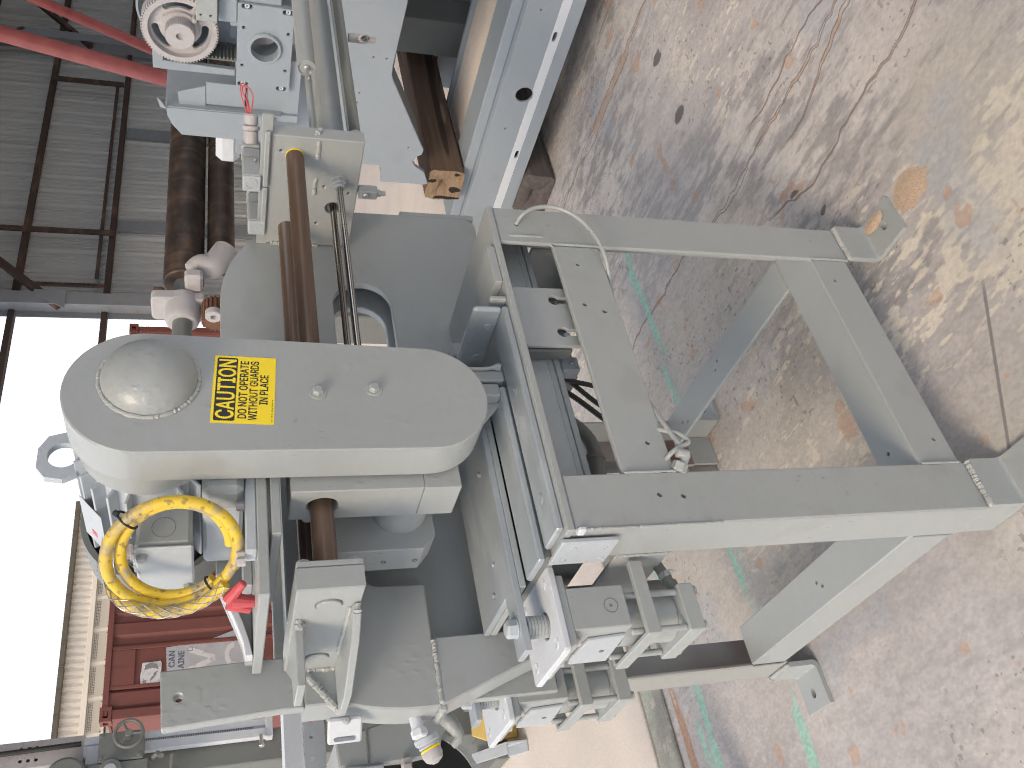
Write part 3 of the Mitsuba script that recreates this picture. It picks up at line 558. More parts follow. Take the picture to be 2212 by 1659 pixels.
add(F + '__guard_ring', tube_ring((2.23, PC[0] - .02, PC[1] + .005), (2.30, PC[0] - .02, PC[1] + .005), .132, .125, 48), 'mat_panel')
add = _add
_add = add
def add(key, mesh, mat, smooth=30, **kw):
    ms = mesh if isinstance(mesh, list) else [mesh]
    return _add(key, [move(to_tm(m_), None, (0.1, 0, 0)) for m_ in ms], mat, smooth, **kw)
q_ = sbox(.36, 1.44, .541, 1.505)
for y in (.46, .52):
    for z in (1.46, 1.49): q_ = q_.difference(circ(y, z, .0035, 4))
add(F + '__clamp_block', plate(q_, 0, 2.06, 2.10, .002), 'mat_paint')
add(F + '__clamp_block', box(2.10, 2.20, .36, .558, 1.379, 1.438, .003), 'mat_panel'); add(F + '__top_bar', box(2.11, 2.25, .2, .484, 1.24, 1.376, .003), 'mat_panel')
add = _add
_add = add
def add(key, mesh, mat, smooth=30, **kw):
    ms = mesh if isinstance(mesh, list) else [mesh]
    return _add(key, [move(to_tm(m_), None, (0.06, 0, 0)) for m_ in ms], mat, smooth, **kw)
sg = [(1.615, .905), (1.612, .93), (1.60, 1.018)]
sh = Polygon([(.906, 1.25), (.906, 1.609), (.94, 1.606), (.975, 1.592), (1.017, 1.56), (1.018, 1.25)])
add(F + '__sheet_guard', plate(sh, 0, 2.13, 2.134, .0008), 'mat_panel')
add(F + '__sheet_guard', [box(2.13, 2.20, .9, .904, 1.22, 1.609, .0008), plate([(.874, 1.624), (.905, 1.606), (.9, 1.628), (.86, 1.638)], 0, 2.12, 2.124, .0006)], 'mat_panel')
add = _add
# rusty rollers, their bearings and feed gear
RYY = 1.9
def roller(x0, x1, z, r, lab):
    k = add(F + '__roller', lathe((x0, RYY, z), (x1, RYY, z), [(0, r * .35), (0, r - .006), (.006, r), (x1 - x0 - .006, r), (x1 - x0, r - .006)], 56), 'mat_rust_roller', label=lab); return k
roller(2.288, 4.6, 1.578, .0855, 'upper, thicker rusty roller'); roller(2.40, 4.6, 1.421, .061, 'lower, thinner rusty roller')
bh = add(F + '__bearing_housing', [plate(unary_union([circ(RYY + .0, 1.578, .078, 12), rrect(RYY - .07, RYY + .075, 1.575, 1.705, .025), rrect(RYY - .06, RYY + .085, 1.48, 1.56, .02)]), 0, 2.14, 2.19, .006), lathe((2.14, RYY, 1.578), (2.045, RYY, 1.578), [(0, .078), (.05, .074), (.075, .066), (.083, .058), (.083, .043)], 40)], 'mat_cast')
add(bh + '__shaft', cyl((1.86, RYY, 1.578), (2.29, RYY, 1.578), .041, 36, .003), 'mat_dark_grey')
for y, z in ((RYY - .045, 1.672), (RYY + .05, 1.672)): add(bh + '__bolt', cyl((2.20, y, z - .02), (2.20, y, z + .025), .018, 14, .004), 'mat_rust')
add(bh + '__bolt', cyl((2.30, RYY - .06, 1.515), (2.36, RYY - .06, 1.515), .02, 6, .003), 'mat_rust')
add(F + '__arm_casting', sweep(spline([(2.29, RYY - .1, 1.56), (2.31, RYY - .1, 1.50), (2.30, RYY - .1, 1.47), (2.33, RYY - .1, 1.44), (2.40, RYY - .1, 1.40)], 24), np.interp(np.linspace(0, 1, 24), [0, .25, .5, 1], [.02, .05, .055, .06]), 20), 'mat_cast')
add(F + '__arm_casting', box(2.19, 2.245, RYY - .15, RYY - .05, 1.495, 1.57, .012), 'mat_cast')
gp = Point(RYY - .04, 1.455).buffer(.052, quad_segs=20)
add(F + '__gear', [cyl((2.03, RYY - .04, 1.445), (2.14, RYY - .04, 1.445), .045, 36)] + [move(box(2.031, 2.139, .043, .056, -.006, .006, .002), np.array([[1, 0, 0], [0, math.cos(a), -math.sin(a)], [0, math.sin(a), math.cos(a)]]), (0, RYY - .04, 1.445)) for a in np.arange(18) * 2 * math.pi / 18], 'mat_rust')
add(F + '__cap_wheel', [lathe((2.03, RYY - .11, 1.452), (2.0, RYY - .11, 1.452), [(0, .034), (.026, .034), (.03, .031), (.03, .013), (.012, .012)], 36)], 'mat_cast')
add(F + '__roller_stand', box(2.06, 2.36, RYY - .07, RYY + .12, .0185, 1.40, .006), 'mat_dark_grey'); add(F + '__roller_stand', box(4.5, 4.8, RYY - .1, RYY + .1, .0185, 1.68, .006), 'mat_dark_grey')
hs_ = add(F + '__roller_cover', box(2.44, 2.80, 1.19, 1.345, 1.352, 1.445, .025), 'mat_white_paint')

def timber(key, lab, x0, x1, y0, y1, z0, z1, mat, end, seed, grp=None):
    k = thing(key, lab, 'timber')
    g = np.random.default_rng(seed); n = 70; xs = np.linspace(x0, x1, n); sec = 28; V = []
    a = (np.arange(sec) + .5) * 2 * np.pi / sec
    sq = np.stack([np.sign(np.cos(a)) * np.abs(np.cos(a)) ** .28, np.sign(np.sin(a)) * np.abs(np.sin(a)) ** .28], 1)
    for i, x in enumerate(xs):
        wv = 1 + .035 * (meshkit.noise(np.c_[np.full(sec, x * 3), sq[:, 0] * 2 + seed, sq[:, 1] * 2]) - .5) * 2
        jag = .012 * (meshkit.noise(np.c_[sq * 4 + seed, np.zeros(sec)]) - .5) if i == 0 else 0
        V.append(np.c_[np.full(sec, x) + jag, (y0 + y1) / 2 + sq[:, 0] * wv * (y1 - y0) / 2, (z0 + z1) / 2 + sq[:, 1] * wv * (z1 - z0) / 2])
    v = np.vstack(V); f = []
    for i in range(n - 1):
        for j in range(sec):
            q = [i * sec + j, i * sec + (j + 1) % sec, (i + 1) * sec + (j + 1) % sec, (i + 1) * sec + j]; f += [[q[0], q[2], q[1]], [q[0], q[3], q[2]]]
    m = trimesh.Trimesh(v, f, process=False); add(k + '__beam', m, mat, 40)
    # the sawn end, rough, with a split heart
    rings = [V[0]]; c = V[0].mean(0)
    for t in (.75, .5, .28, .12):
        r = c + (V[0] - c) * t; r[:, 0] = x0 + .010 * (meshkit.noise(r * 60 + seed) - .5) + (.02 if t < .2 else .0) + (.012 if t < .3 else 0); rings.append(r)
    vv = np.vstack(rings + [c[None] + [[.03, 0, 0]]]); ff = []
    for i in range(4):
        for j in range(sec):
            q = [i * sec + j, i * sec + (j + 1) % sec, (i + 1) * sec + (j + 1) % sec, (i + 1) * sec + j]; ff += [[q[0], q[1], q[2]], [q[0], q[2], q[3]]]
    for j in range(sec): ff.append([4 * sec + j, 4 * sec + (j + 1) % sec, 5 * sec])
    add(k + '__sawn_end', trimesh.Trimesh(vv, ff, process=False), end, 40); return k
timber('timber_block', 'brown split timber with pale sawn end lying on the base beam', 2.40, 5.0, 1.252, 1.41, .4125, .572, 'mat_timber', 'mat_endgrain', 3)
timber('timber_block', 'dark weathered timber block on the floor under the base beam', 2.385, 3.28, 1.225, 1.46, .002, .149, 'mat_plank_dark', 'mat_plank_dark', 8)
sp = thing('sand_pile', 'small heap of orange sand at the corner of the front right stand foot', 'sand'); labels[sp]['kind'] = 'stuff'
def mound(cx_, cy_, rx, ry, h, z, seed, n=26):
    g = np.linspace(-1, 1, n); X, Y_ = np.meshgrid(g, g); rr = np.sqrt(X ** 2 + Y_ ** 2)
    P = np.c_[cx_ + X.ravel() * rx, cy_ + Y_.ravel() * ry, np.zeros(n * n)]
    edge = .75 + .5 * (meshkit.fbm(np.c_[P[:, :2] * 30 + seed, np.zeros(n * n)], 3) - .5)
    hgt = np.clip(1 - (rr.ravel() / edge), -.15, 1); P[:, 2] = z + h * np.clip(hgt * 1.6, -.2, 1) * (.8 + .5 * meshkit.noise(np.c_[P[:, :2] * 160, np.zeros(n * n)]))
    F_ = []
    for i in range(n - 1):
        for j in range(n - 1):
            q = [i * n + j, i * n + j + 1, (i + 1) * n + j + 1, (i + 1) * n + j]
            if max(hgt[k] for k in q) > -.05: F_ += [[q[0], q[1], q[2]], [q[0], q[2], q[3]]]
    return trimesh.Trimesh(P, F_, process=False)
scene[sp] = mikit.ply(cat_([mound(.705, -.165, .055, .065, .004, .001, 2), mound(.712, -.05, .020, .038, .004, .0165, 5)]), 'mat_sand', smooth=True)

# ---------------------------------------------------------------- the trimming machine in the foreground
K = thing('trimming_machine', 'grey painted trimming machine on a four-legged steel stand, with tall rounded belt guard', 'machine')
def mfold(m): return m3.Manifold(m3.Mesh(np.asarray(m.vertices, np.float32), np.asarray(m.faces, np.uint32)))
def angle_iron(key, boxes, holes=(), mat='mat_paint'):
    """two flat flanges joined along one edge, with drilled holes (axis, position, radius)."""
    mf = mfold(box(*boxes[0], .003))
    for b_ in boxes[1:]: mf = mf + mfold(box(*b_, .003))
    for ax, p, r in holes:
        h = m3.Manifold.cylinder(.05, r, r, 18, True)
        h = h.rotate((90, 0, 0)) if ax == 1 else h.rotate((0, 90, 0)) if ax == 0 else h
        mf = mf - h.translate(p)
    return add(K + '__' + key, mf, mat, smooth=25)
# stand of angle iron: legs, rails, feet
A_ = .010
angle_iron('leg', [(0, .1, 0, A_, .085, .912), (0, A_, 0, .1, .085, .912)], [(1, (.056, 0, .748), .0048), (1, (.052, 0, .705), .0048)])
angle_iron('leg', [(.637, .737, 0, A_, .085, .912), (.737 - A_, .737, 0, .1, .085, .912)], [(1, (.688, 0, .868), .0045)])
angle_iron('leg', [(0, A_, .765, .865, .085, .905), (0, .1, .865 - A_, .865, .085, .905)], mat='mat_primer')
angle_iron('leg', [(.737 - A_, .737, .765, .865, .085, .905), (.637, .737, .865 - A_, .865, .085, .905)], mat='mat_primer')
fr_ = .0025
angle_iron('rail', [(.1, .637, fr_, fr_ + .012, .702, .802), (.1, .637, fr_, .06, .702, .712)], [(1, (.585, 0, .760), .0042), (1, (.478, 0, .772), .0048), (1, (.462, 0, .735), .0048), (1, (.16, 0, .737), .0045)])
angle_iron('rail', [(.012, .7265, fr_, fr_ + A_, .094, .190), (.0105, .7265, fr_, .1, .180, .190)], [(1, (.575, 0, .152), .004), (2, (.16, .06, .185), .0045), (1, (.155, 0, .125), .004)])
angle_iron('rail', [(fr_, fr_ + A_, .1, .765, .700, .800), (fr_, .06, .1, .765, .700, .710)])
angle_iron('rail', [(.733 - A_, .733, .1, .765, .70, .80), (.66, .733, .1, .765, .70, .71)])
angle_iron('rail', [(fr_, fr_ + A_, .1005, .765, .094, .190), (fr_, .1, .1005, .765, .180, .190)], [(2, (.042, .40, .185), .0045), (2, (.056, .415, .185), .0045)])
angle_iron('rail', [(.733 - A_, .733, .1005, .765, .094, .190), (.637, .733, .1005, .765, .180, .190)], [(2, (.70, .44, .185), .004), (2, (.685, .46, .185), .004), (2, (.66, .66, .185), .0045), (2, (.675, .685, .185), .0045)])
angle_iron('rail', [(.1, .637, .853, .863, .70, .80), (.1, .637, .79, .863, .70, .71)])
for p0, p1 in (((.1, -.001, .80), (.1, -.001, .704)), ((.637, -.001, .80), (.637, -.001, .704)), ((.1, -.001, .188), (.1, -.001, .096)), ((.637, -.001, .188), (.637, -.001, .096)), ((.0, -.0, .912), (.0, -.0, .65)), ((-.001, .1, .70), (-.001, .1, .80)), ((-.001, .1, .188), (-.001, .1, .096)), ((-.001, .765, .188), (-.001, .765, .1)), ((.1, .003, .803), (.1, .1, .803)), ((.63, .002, .802), (.637, .002, .806)), ((.655, -.001, .89), (.655, -.001, .82))):
    add(K + '__weld_bead', weld(p0, p1, .0026, int(abs(p0[0] * 900 + p0[2] * 77)) + 3), 'mat_paint')
def foot(x0, x1, y0, y1, d, extra=()):
    """bent plate: upright on the leg's face, tongue lying on the floor along d, with a bolt slot."""
    t = .012; s = {'-y': 0, '-x': 1, '+x': 2}[d]
    prof = [(0.0005, .086), (-t, .086), (-t, .022), (-.017, .0135), (-.022, .0125), (-.108, .0125), (-.108, .0008), (-.0165, .0008), (-.006, .004), (.0005, .012)]
    w = (x1 - x0) if s == 0 else (y1 - y0)
    m = to_tm(m3.CrossSection([np.array(prof[::-1], float)] if False else [np.array(prof, float)], m3.FillRule.NonZero).extrude(w))   # u: away from leg, v: up, w: across
    hole = m3.Manifold.cylinder(.05, .0085, .0085, 18, True); hole = m3.Manifold.hull(hole.translate((-.004, 0, 0)) + hole.translate((.004, 0, 0)))
    v = m.vertices; mf = None
    if s == 0: V = np.c_[x0 + v[:, 2], y0 + v[:, 0], v[:, 1]]; hc = ((x0 + x1) / 2, y0 - .068, 0); fl = True
    elif s == 1: V = np.c_[x0 + v[:, 0], y1 - v[:, 2], v[:, 1]]; hc = (x0 - .068, (y0 + y1) / 2, 0); fl = True
    else: V = np.c_[x1 - v[:, 0], y0 + v[:, 2], v[:, 1]]; hc = (x1 + .075, (y0 + y1) / 2, 0); fl = True
    tm = trimesh.Trimesh(V, m.faces, process=False)
    if tm.volume < 0: tm.invert()
    mf = m3.Manifold(m3.Mesh(np.asarray(tm.vertices, np.float32), np.asarray(tm.faces, np.uint32))) - hole.translate(hc)
    k = add(K + '__foot', mf, 'mat_paint', smooth=35)
    fl = {0: box(x0 + .001, x0 + .0095, y0 + .0008, y1 - .004, .001, .0848, .002) if x0 < .3 else box(x1 - .0095, x1 - .001, y0 + .0008, y1 - .004, .001, .0848, .002),
          1: box(x0 + .001, x1 - .004, y1 - .0095, y1 - .001, .001, .0848, .002), 2: box(x0 + .004, x1 - .001, y1 - .0095, y1 - .001, .001, .0848, .002)}[s]
    add(k + '__side_flange', fl, 'mat_paint')
    if s == 0: w_ = weld((x0, y0 - .006, .087), (x1, y0 - .006, .087), .0055, 5)
    elif s == 1: w_ = weld((x0 - .006, y0, .087), (x0 - .006, y1, .087), .0055, 6)
    else: w_ = weld((x1 + .006, y0, .087), (x1 + .006, y1, .087), .0055, 7)
    add(k + '__weld_bead', w_, 'mat_weld')
foot(0, .1, 0, .1, '-y'); foot(.637, .737, 0, .1, '-y'); foot(0, .1, .765, .865, '-x'); foot(.637, .737, .765, .865, '+x')
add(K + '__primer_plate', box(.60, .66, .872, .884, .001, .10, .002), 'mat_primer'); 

# table: stepped plates
add(K + '__table_plate', box(-.002, .737, -.003, .366, .9127, .925, .0015), 'mat_paint')
add(K + '__table_bar', box(.006, .474, .008, .0765, .9253, .938, .003), 'mat_deck')
add(K + '__table_bar', box(-.011, .34, .0785, .154, .9383, .951, .003), 'mat_deck')
add(K + '__table_spacer', box(-.004, .34, .083, .36, .9253, .938, .001), 'mat_dark_grey')
add(K + '__table_bar', box(-.018, .42, .157, .362, .9513, .963, .0015), 'mat_paint')
top = Polygon([(-.0165, .3645), (-.0165, .207), (-.125, .207), (-.125, .157), (.42, .157), (.42, .3645)])
nut_pts = [(.235, .215), (.06, .232), (.015, .262)]
for p in nut_pts: top = top.difference(circ(*p, .0052, 5))
tp_ = add(K + '__slide_plate', plate(top, 2, .9633, .975, .0016), 'mat_deck')
for p in nut_pts: add(tp_ + '__grub_screw', cyl((*p, .962), (*p, .979), .0042, 10), 'mat_deck')
for x in (.082, .30): add(K + '__table_screw', screw_flat((x, .043, .938), (0, 0, 1), .009), 'mat_deck')
add(K + '__stop_bar', box(.462, .475, .008, .245, .9383, .993, .005), 'mat_deck')
for y in (.055, .145): add(K + '__stop_screw', screw_flat((.462, y, .957), (-1, 0, 0), .008), 'mat_deck')
add(K + '__stop_bar', box(.487, .497, .006, .10, .9257, .957, .002), 'mat_paint')
add(K + '__guide_pad', box(.53, .625, .003, .105, .9255, .9415, .0015), 'mat_paint')
# small posts under the guard
add(K + '__tool_post', box(.318, .345, .078, .125, .9515, 1.06, .002), 'mat_paint')
add(K + '__tool_post', box(.349, .373, .074, .118, .9385, 1.06, .003), 'mat_paint')
add(K + '__tool_cap', sweep(spline([(.374, .068, .944), (.376, .069, .952), (.374, .07, .965), (.373, .071, .99), (.373, .072, 1.03)], 16), np.array([.007, .0075, .005, .0035] + [.0035] * 12), 8), 'mat_weld')
add(K + '__tool_bracket', plate([(.27, .99), (.318, .945), (.318, 1.06), (.25, 1.06)], 1, .10, .112), 'mat_paint')
add(K + '__back_clamp', [box(.51, .545, .20, .26, .9255, .985, .003), box(.50, .55, .17, .21, .94, .965, .002)], 'mat_paint')
# linear rail, carriage and pipes in the opening
gb = [(.06, .872), (.06, .847), (.085, .846), (.085, .834), (.0795, .832), (.0795, .822), (.13, .818), (.14, .85), (.13, .885), (.085, .885)]
add(K + '__linear_rail', [plate([(y, z) for y, z in [(.082, .885), (.078, .845), (.13, .845), (.13, .885)]], 0, .10, .74, .002), box(.10, .74, .0815, .13, .831, .8435, .0015), box(.10, .74, .0800, .13, .818, .8295, .0015), box(.10, .74, .0865, .12, .8290, .832, .0004), box(.10, .74, .0865, .12, .843, .8455, .0004)], 'mat_paint')
add(K + '__inner_plate', box(.055, .062, .105, .52, .803, .912, .001), 'mat_dark_grey')
cp = rrect(.397, .545, .755, .900, .006)
for x in (.513, .432):
    cp = cp.difference(unary_union([circ(x, .818, .0115, 8), sbox(x - .008, .79, x + .006, .818)]))
ca = add(K + '__carriage_plate', plate(cp, 1, .030, .038, .0015), 'mat_paint')
add(ca + '__bolt', hexhead((.517, .048, .808), (0, -1, 0), .007, .006), 'mat_dark_grey'); add(ca + '__bolt', hexhead((.436, .048, .805), (0, -1, 0), .007, .006), 'mat_grey_blue')
add(ca + '__back', box(.40, .542, .048, .075, .80, .90, .003), 'mat_dark_grey')
add(K + '__cover_plate', box(-.0135, -.0045, .018, .093, .8325, .930, .002), 'mat_grey_blue')
for y, z in ((.038, .905), (.078, .845), (.04, .85), (.078, .91)): add(K + '__cover_screw', screw_flat((-.0135, y, z), (-1, 0, 0), .005), 'mat_grey_blue')
add(K + '__cover_tab', box(-.006, .002, -.008, .01, .895, .908, .002), 'mat_white_paint')
add(K + '__inner_tube', cyl((.02, .30, .60), (.02, .30, .91), .018, 20), 'mat_dark_grey'); add(K + '__inner_tube', cyl((.62, .35, .90), (.62, .35, .702), .012, 16), 'mat_dark_grey'); add(K + '__valve_block', box(.58, .68, .36, .56, .64, .70, .003), 'mat_dark_grey')
add(K + '__sensor_block', [box(.395, .43, .10, .13, .768, .805, .003), cyl((.41, .1, .785), (.41, .094, .785), .004, 12)], 'mat_grey_blue')
for pts, r in (([(.62, .36, .72), (.579, .36, .6834), (.5594, .36, .6226), (.53, .36, .55)], .006), ([(.61, .37, .71), (.58, .37, .666), (.5286, .37, .622), (.47, .37, .56)], .006), ([(.56, .355, .72), (.532, .355, .682), (.4687, .355, .621), (.40, .36, .55)], .0065)):
    add(K + '__black_hose', sweep(spline(pts, 24), r, 10), 'mat_black_hose')
te = add(K + '__air_pipe', sweep(spline([(.45, .32, .80), (.418, .30, .735), (.385, .30, .70), (.350, .30, .687), (.318, .30, .688)], 24), .0155, 14), 'mat_dark_grey')
add(te + '__tee', [cyl((.318, .30, .688), (.26, .30, .696), .019, 16), cyl((.296, .30, .69), (.296, .30, .64), .012, 14), cyl((.325, .30, .688), (.312, .30, .689), .0215, 16)], 'mat_dark_grey')
gh = add(K + '__air_hose', sweep(spline([(.692, .01, .868), (.694, -.018, .862), (.712, -.03, .819), (.695, -.035, .764), (.646, -.03, .724), (.60, -.02, .708), (.56, .01, .695), (.5, .05, .685), (.4, .06, .68), (.3, .04, .69), (.2175, 0, .70), (.165, -.012, .694), (.138, -.015, .688), (.125, -.015, .688)], 90), .0043, 12), 'mat_paint')
add(K + '__air_hose', sweep(spline([(.24, .06, .69), (.1797, -.005, .700), (.1613, -.015, .677), (.148, -.018, .671), (.138, -.016, .69), (.129, -.01, .708), (.125, .02, .712)], 40), .0043, 12), 'mat_paint')
add(gh + '__elbow', [cyl((.128, -.015, .700), (.122, -.015, .678), .0085, 14), cyl((.124, -.015, .682), (.106, -.005, .692), .008, 14), cyl((.112, -.008, .693), (.100, .0, .700), .0135, 6)], 'mat_paint')

# frame plates
def arc(cx_, cz_, r, a0, a1, n=14): return [(cx_ + r * math.cos(a), cz_ + r * math.sin(a)) for a in np.radians(np.linspace(a0, a1, n))]
P1 = Polygon([(.36, .80), *arc(1.08, .835, .033, -90, 0, 6), (1.113, 1.18), *arc(.80, 1.12, .3125, 14, 90, 24), (.36, 1.4325)])
slot = unary_union([circ(.80, 1.1195, .0675, 14), circ(.50, 1.1195, .0675, 14), sbox(.50, 1.052, .80, 1.187)])
add(K + '__frame_plate', plate(P1.difference(slot), 1, .372, .392, .002), 'mat_paint', label='wide plate with rounded corner and long slot')
P2 = Polygon([(-.10, .82), (1.10, .82), (1.10, 1.34), (-.02, 1.34), (-.02, 1.1), (-.10, 1.0)])
add(K + '__frame_plate', plate(P2.difference(slot), 1, .457, .477, .002), 'mat_paint')
add(K + '__ledge', box(1.1132, 1.13, .374, .39, .80, .995, .002), 'mat_paint')
up = Polygon([(-.0185, 1.30), (-.0185, 1.3836), (-.023, 1.5235), (-.0245, 1.526), (-.114, 1.5215), (-.1165, 1.519), (-.1065, 1.335), (-.1075, 1.30)]).difference(circ(-.069, 1.4968, .0066))
add(K + '__upright_bar', plate(up, 1, .374, .40, .002), 'mat_paint')
ap = Polygon([(.36, 1.20), (.17, 1.19), *[(.13 - .03 * math.sin(t), 1.19 - .03 * (1 - math.cos(t)) - .006) for t in np.linspace(0, 1.5, 6)], (.1, 1.1555), (.098, 1.0695), (-.1295, 1.0695), *[(x, z) for x, z in ((-.1302, 1.10), (-.1285, 1.135), (-.1245, 1.168), (-.118, 1.20), (-.1105, 1.226), (-.1065, 1.25), (-.106, 1.299))], (-.02, 1.299), (.0, 1.322), (.36, 1.322)])
ap_ = add(K + '__apron_plate', plate(ap, 1, .372, .455, .003), 'mat_paint')
dg = Polygon([(-.0075, 1.0668), (-.0075, .80), (-.035, .80), (-.069, .898), (-.1305, 1.0668)])
add(K + '__lower_arm', plate(dg, 1, .369, .45, .003), 'mat_paint')
for p0, p1, r, s in (((-.128, .3715, 1.0683), (-.012, .3695, 1.0683), .0045, 3), ((-.05, .372, 1.296), (-.125, .372, 1.24), .0065, 9), ((-.0, .372, 1.318), (-.05, .372, 1.296), .006, 12), ((-.1345, .37, 1.232), (-.1335, .45, 1.236), .006, 15), ((-.1335, .372, 1.066), (-.133, .45, 1.066), .006, 19), ((-.045, .3715, 1.30), (-.045, .3715, 1.245), .006, 21)):
    add(ap_ + '__weld_bead', weld(p0, p1, r, s), 'mat_weld')
lug = Polygon([(.300, 1.262), (.41, 1.262), (.41, 1.205), (.305, 1.205)])
sl_ = rotz(0)
lg = plate(rrect(-.047, 0, .0, .075, .006).difference(slot_y(-.037, .037, 0, .0).union(LineS := shapely.LineString([(-.037, .018), (-.037, .057)]).buffer(.004))), 0, -.006, .006, .0015)
def place(m, ex, ey, ez, o): m = m.copy(); m.vertices = m.vertices @ np.array([ex, ey, ez], float) + np.asarray(o, float); return m
lm = box(-.175, -.128, .375, .387, 1.205, 1.262, .003)
lcut = m3.Manifold(m3.Mesh(np.asarray(lm.vertices, np.float32), np.asarray(lm.faces, np.uint32))) - m3.Manifold.hull(m3.Manifold.cylinder(.05, .0045, .0045, 14, True).rotate((90, 0, 0)).translate((-.165, .38, 1.219)) + m3.Manifold.cylinder(.05, .0045, .0045, 14, True).rotate((90, 0, 0)).translate((-.165, .38, 1.248)))
add(K + '__slotted_lug', move(to_tm(lcut), rotz(-.85), c=(-.128, .38, 0)), 'mat_white_paint', smooth=25)
add(K + '__adjusting_bolt', [cyl((-.122, .425, 1.108), (-.152, .425, 1.104), .011, 18), hexhead((-.150, .425, 1.104), (-1, 0, -.15), .015, .014)], 'mat_white_paint')
add(K + '__push_button', [cyl((-.155, .445, 1.09), (-.170, .448, 1.085), .022, 28, .004), cyl((-.170, .448, 1.085), (-.176, .4485, 1.083), .0185, 28, .002)], 'mat_grey_blue')
add(K + '__push_button_ring', cyl((-.176, .4485, 1.083), (-.181, .449, 1.081), .0185, 28, .002), 'mat_sign_yellow'); add(K + '__push_button_cap', lathe((-.181, .449, 1.081), (-.21, .451, 1.073), [(0, .018), (.008, .0185), (.017, .015), (.023, .005)], 28), 'mat_cast')

# right bearing plate with bars and rods
XR = .985; RO = .037
rp = sbox(.0595, 1.1365, .370, 1.3325)
rp = rp.difference(circ(.252, 1.186, .018, 10))
for y, z in ((.19, 1.212), (.205, 1.156), (.30, 1.22), (.10, 1.31)): rp = rp.difference(circ(y, z, .0033, 4))
rpk = add(K + '__bar_plate', plate(rp, 0, XR, XR + RO, .002), 'mat_paint')
for p0, p1, r, s in (((XR - .001, .066, 1.2335), (XR - .001, .115, 1.2335), .0048, 31), ((XR - .001, .165, 1.233), (XR - .001, .215, 1.233), .0048, 32), ((XR - .002, .369, 1.32), (XR - .002, .369, 1.262), .005, 33), ((XR - .002, .369, 1.252), (XR - .002, .369, 1.21), .004, 34), ((XR + .012, .0585, 1.24), (XR + .03, .0585, 1.226), .006, 35)):
    add(rpk + '__weld_bead', weld(p0, p1, r, s), 'mat_weld')
add(K + '__slide_bar', cyl((XR - .0005, .109, 1.2815), (-.030, .109, 1.2805), .0187, 40, .001), 'mat_rust_bar', label='front brown steel slide bar')
add(K + '__slide_bar_paint', tube_ring((XR - .004, .109, 1.2815), (XR - .0008, .109, 1.2815), .0193, .0186, 36), 'mat_sign_yellow')
add(K + '__slide_bar', cyl((XR - .0005, .317, 1.287), (-.030, .317, 1.281), .0187, 40, .001), 'mat_rust_bar', label='rear brown steel slide bar')
add(K + '__cylinder_rod', cyl((XR - .01, .172, 1.1815), (.30, .172, 1.1815), .0072, 24, .001), 'mat_chrome'); add(K + '__cylinder_rod', cyl((XR + .03, .252, 1.186), (.30, .252, 1.186), .0072, 24, .001), 'mat_chrome')
add(K + '__rod_nut', [cyl((XR, .172, 1.1815), (XR - .004, .172, 1.1815), .0195, 30, .001), hexhead((XR - .004, .172, 1.1815), (-1, 0, 0), .0165, .012), cyl((XR - .016, .172, 1.1815), (XR - .024, .172, 1.1815), .0125, 24, .002)], 'mat_paint')
add(K + '__rod_nut', [tube_ring((XR + .01, .252, 1.186), (XR + .03, .252, 1.186), .0175, .009, 24)], 'mat_dark_grey')
add(K + '__air_cylinder', [cyl((XR + RO, .172, 1.186), (3.1, .172, 1.186), .030, 40, .002), cyl((XR + RO, .155, 1.146), (3.1, .155, 1.146), .006, 12)], 'mat_paint')
add(K + '__air_cylinder', [cyl((XR + RO, .27, 1.186), (3.1, .27, 1.186), .026, 32, .002)], 'mat_paint')
tc = add(K + '__air_cylinder', [cyl((1.245, .062, 1.2465), (3.2, .062, 1.2465), .0205, 40, .0015), tube_ring((1.241, .062, 1.2465), (1.2455, .062, 1.2465), .0207, .0185, 36)], 'mat_paint')
add(tc + '__piston_rod', [cyl((1.245, .062, 1.2465), (1.195, .060, 1.2435), .0032, 14), cyl((1.245, .062, 1.2465), (1.238, .062, 1.246), .0065, 16)], 'mat_zinc')
add(K + '__tie_rod', cyl((XR + RO, .105, 1.238), (3.1, .105, 1.238), .0075, 20), 'mat_paint')
add(K + '__side_strip', box(XR + RO, 3.1, .075, .15, 1.139, 1.1475, .002), 'mat_dark_grey'); add(K + '__round_lug', cyl((XR + RO, .085, 1.150), (XR + RO + .02, .085, 1.150), .016, 24), 'mat_paint')
add(K + '__hose_fitting', [cyl((1.45, .10, 1.13), (1.45, .10, 1.085), .011, 14), cyl((1.45, .10, 1.105), (1.42, .08, 1.10), .009, 14), cyl((1.45, .10, 1.085), (1.45, .10, 1.062), .0075, 12)], 'mat_cast'); add(K + '__hose_barb', cat_([cyl((1.42, .08, 1.10), (1.385, .055, 1.094), .0055, 12), cyl((1.405, .07, 1.0975), (1.40, .066, 1.0967), .0075, 12), cyl((1.393, .061, 1.0955), (1.389, .058, 1.0948), .007, 12)]), 'mat_chrome')
vb = add(K + '__relief_valve', [box(.975, 1.0, .187, .210, 1.092, 1.1345, .002), cyl((.987, .199, 1.092), (.987, .199, 1.083), .0085, 6), cyl((.987, .199, 1.083), (.987, .199, 1.072), .006, 12)], 'mat_paint'); add(vb + '__button', cyl((.975, .197, 1.119), (.968, .197, 1.119), .0075, 18, .002), 'mat_zinc')
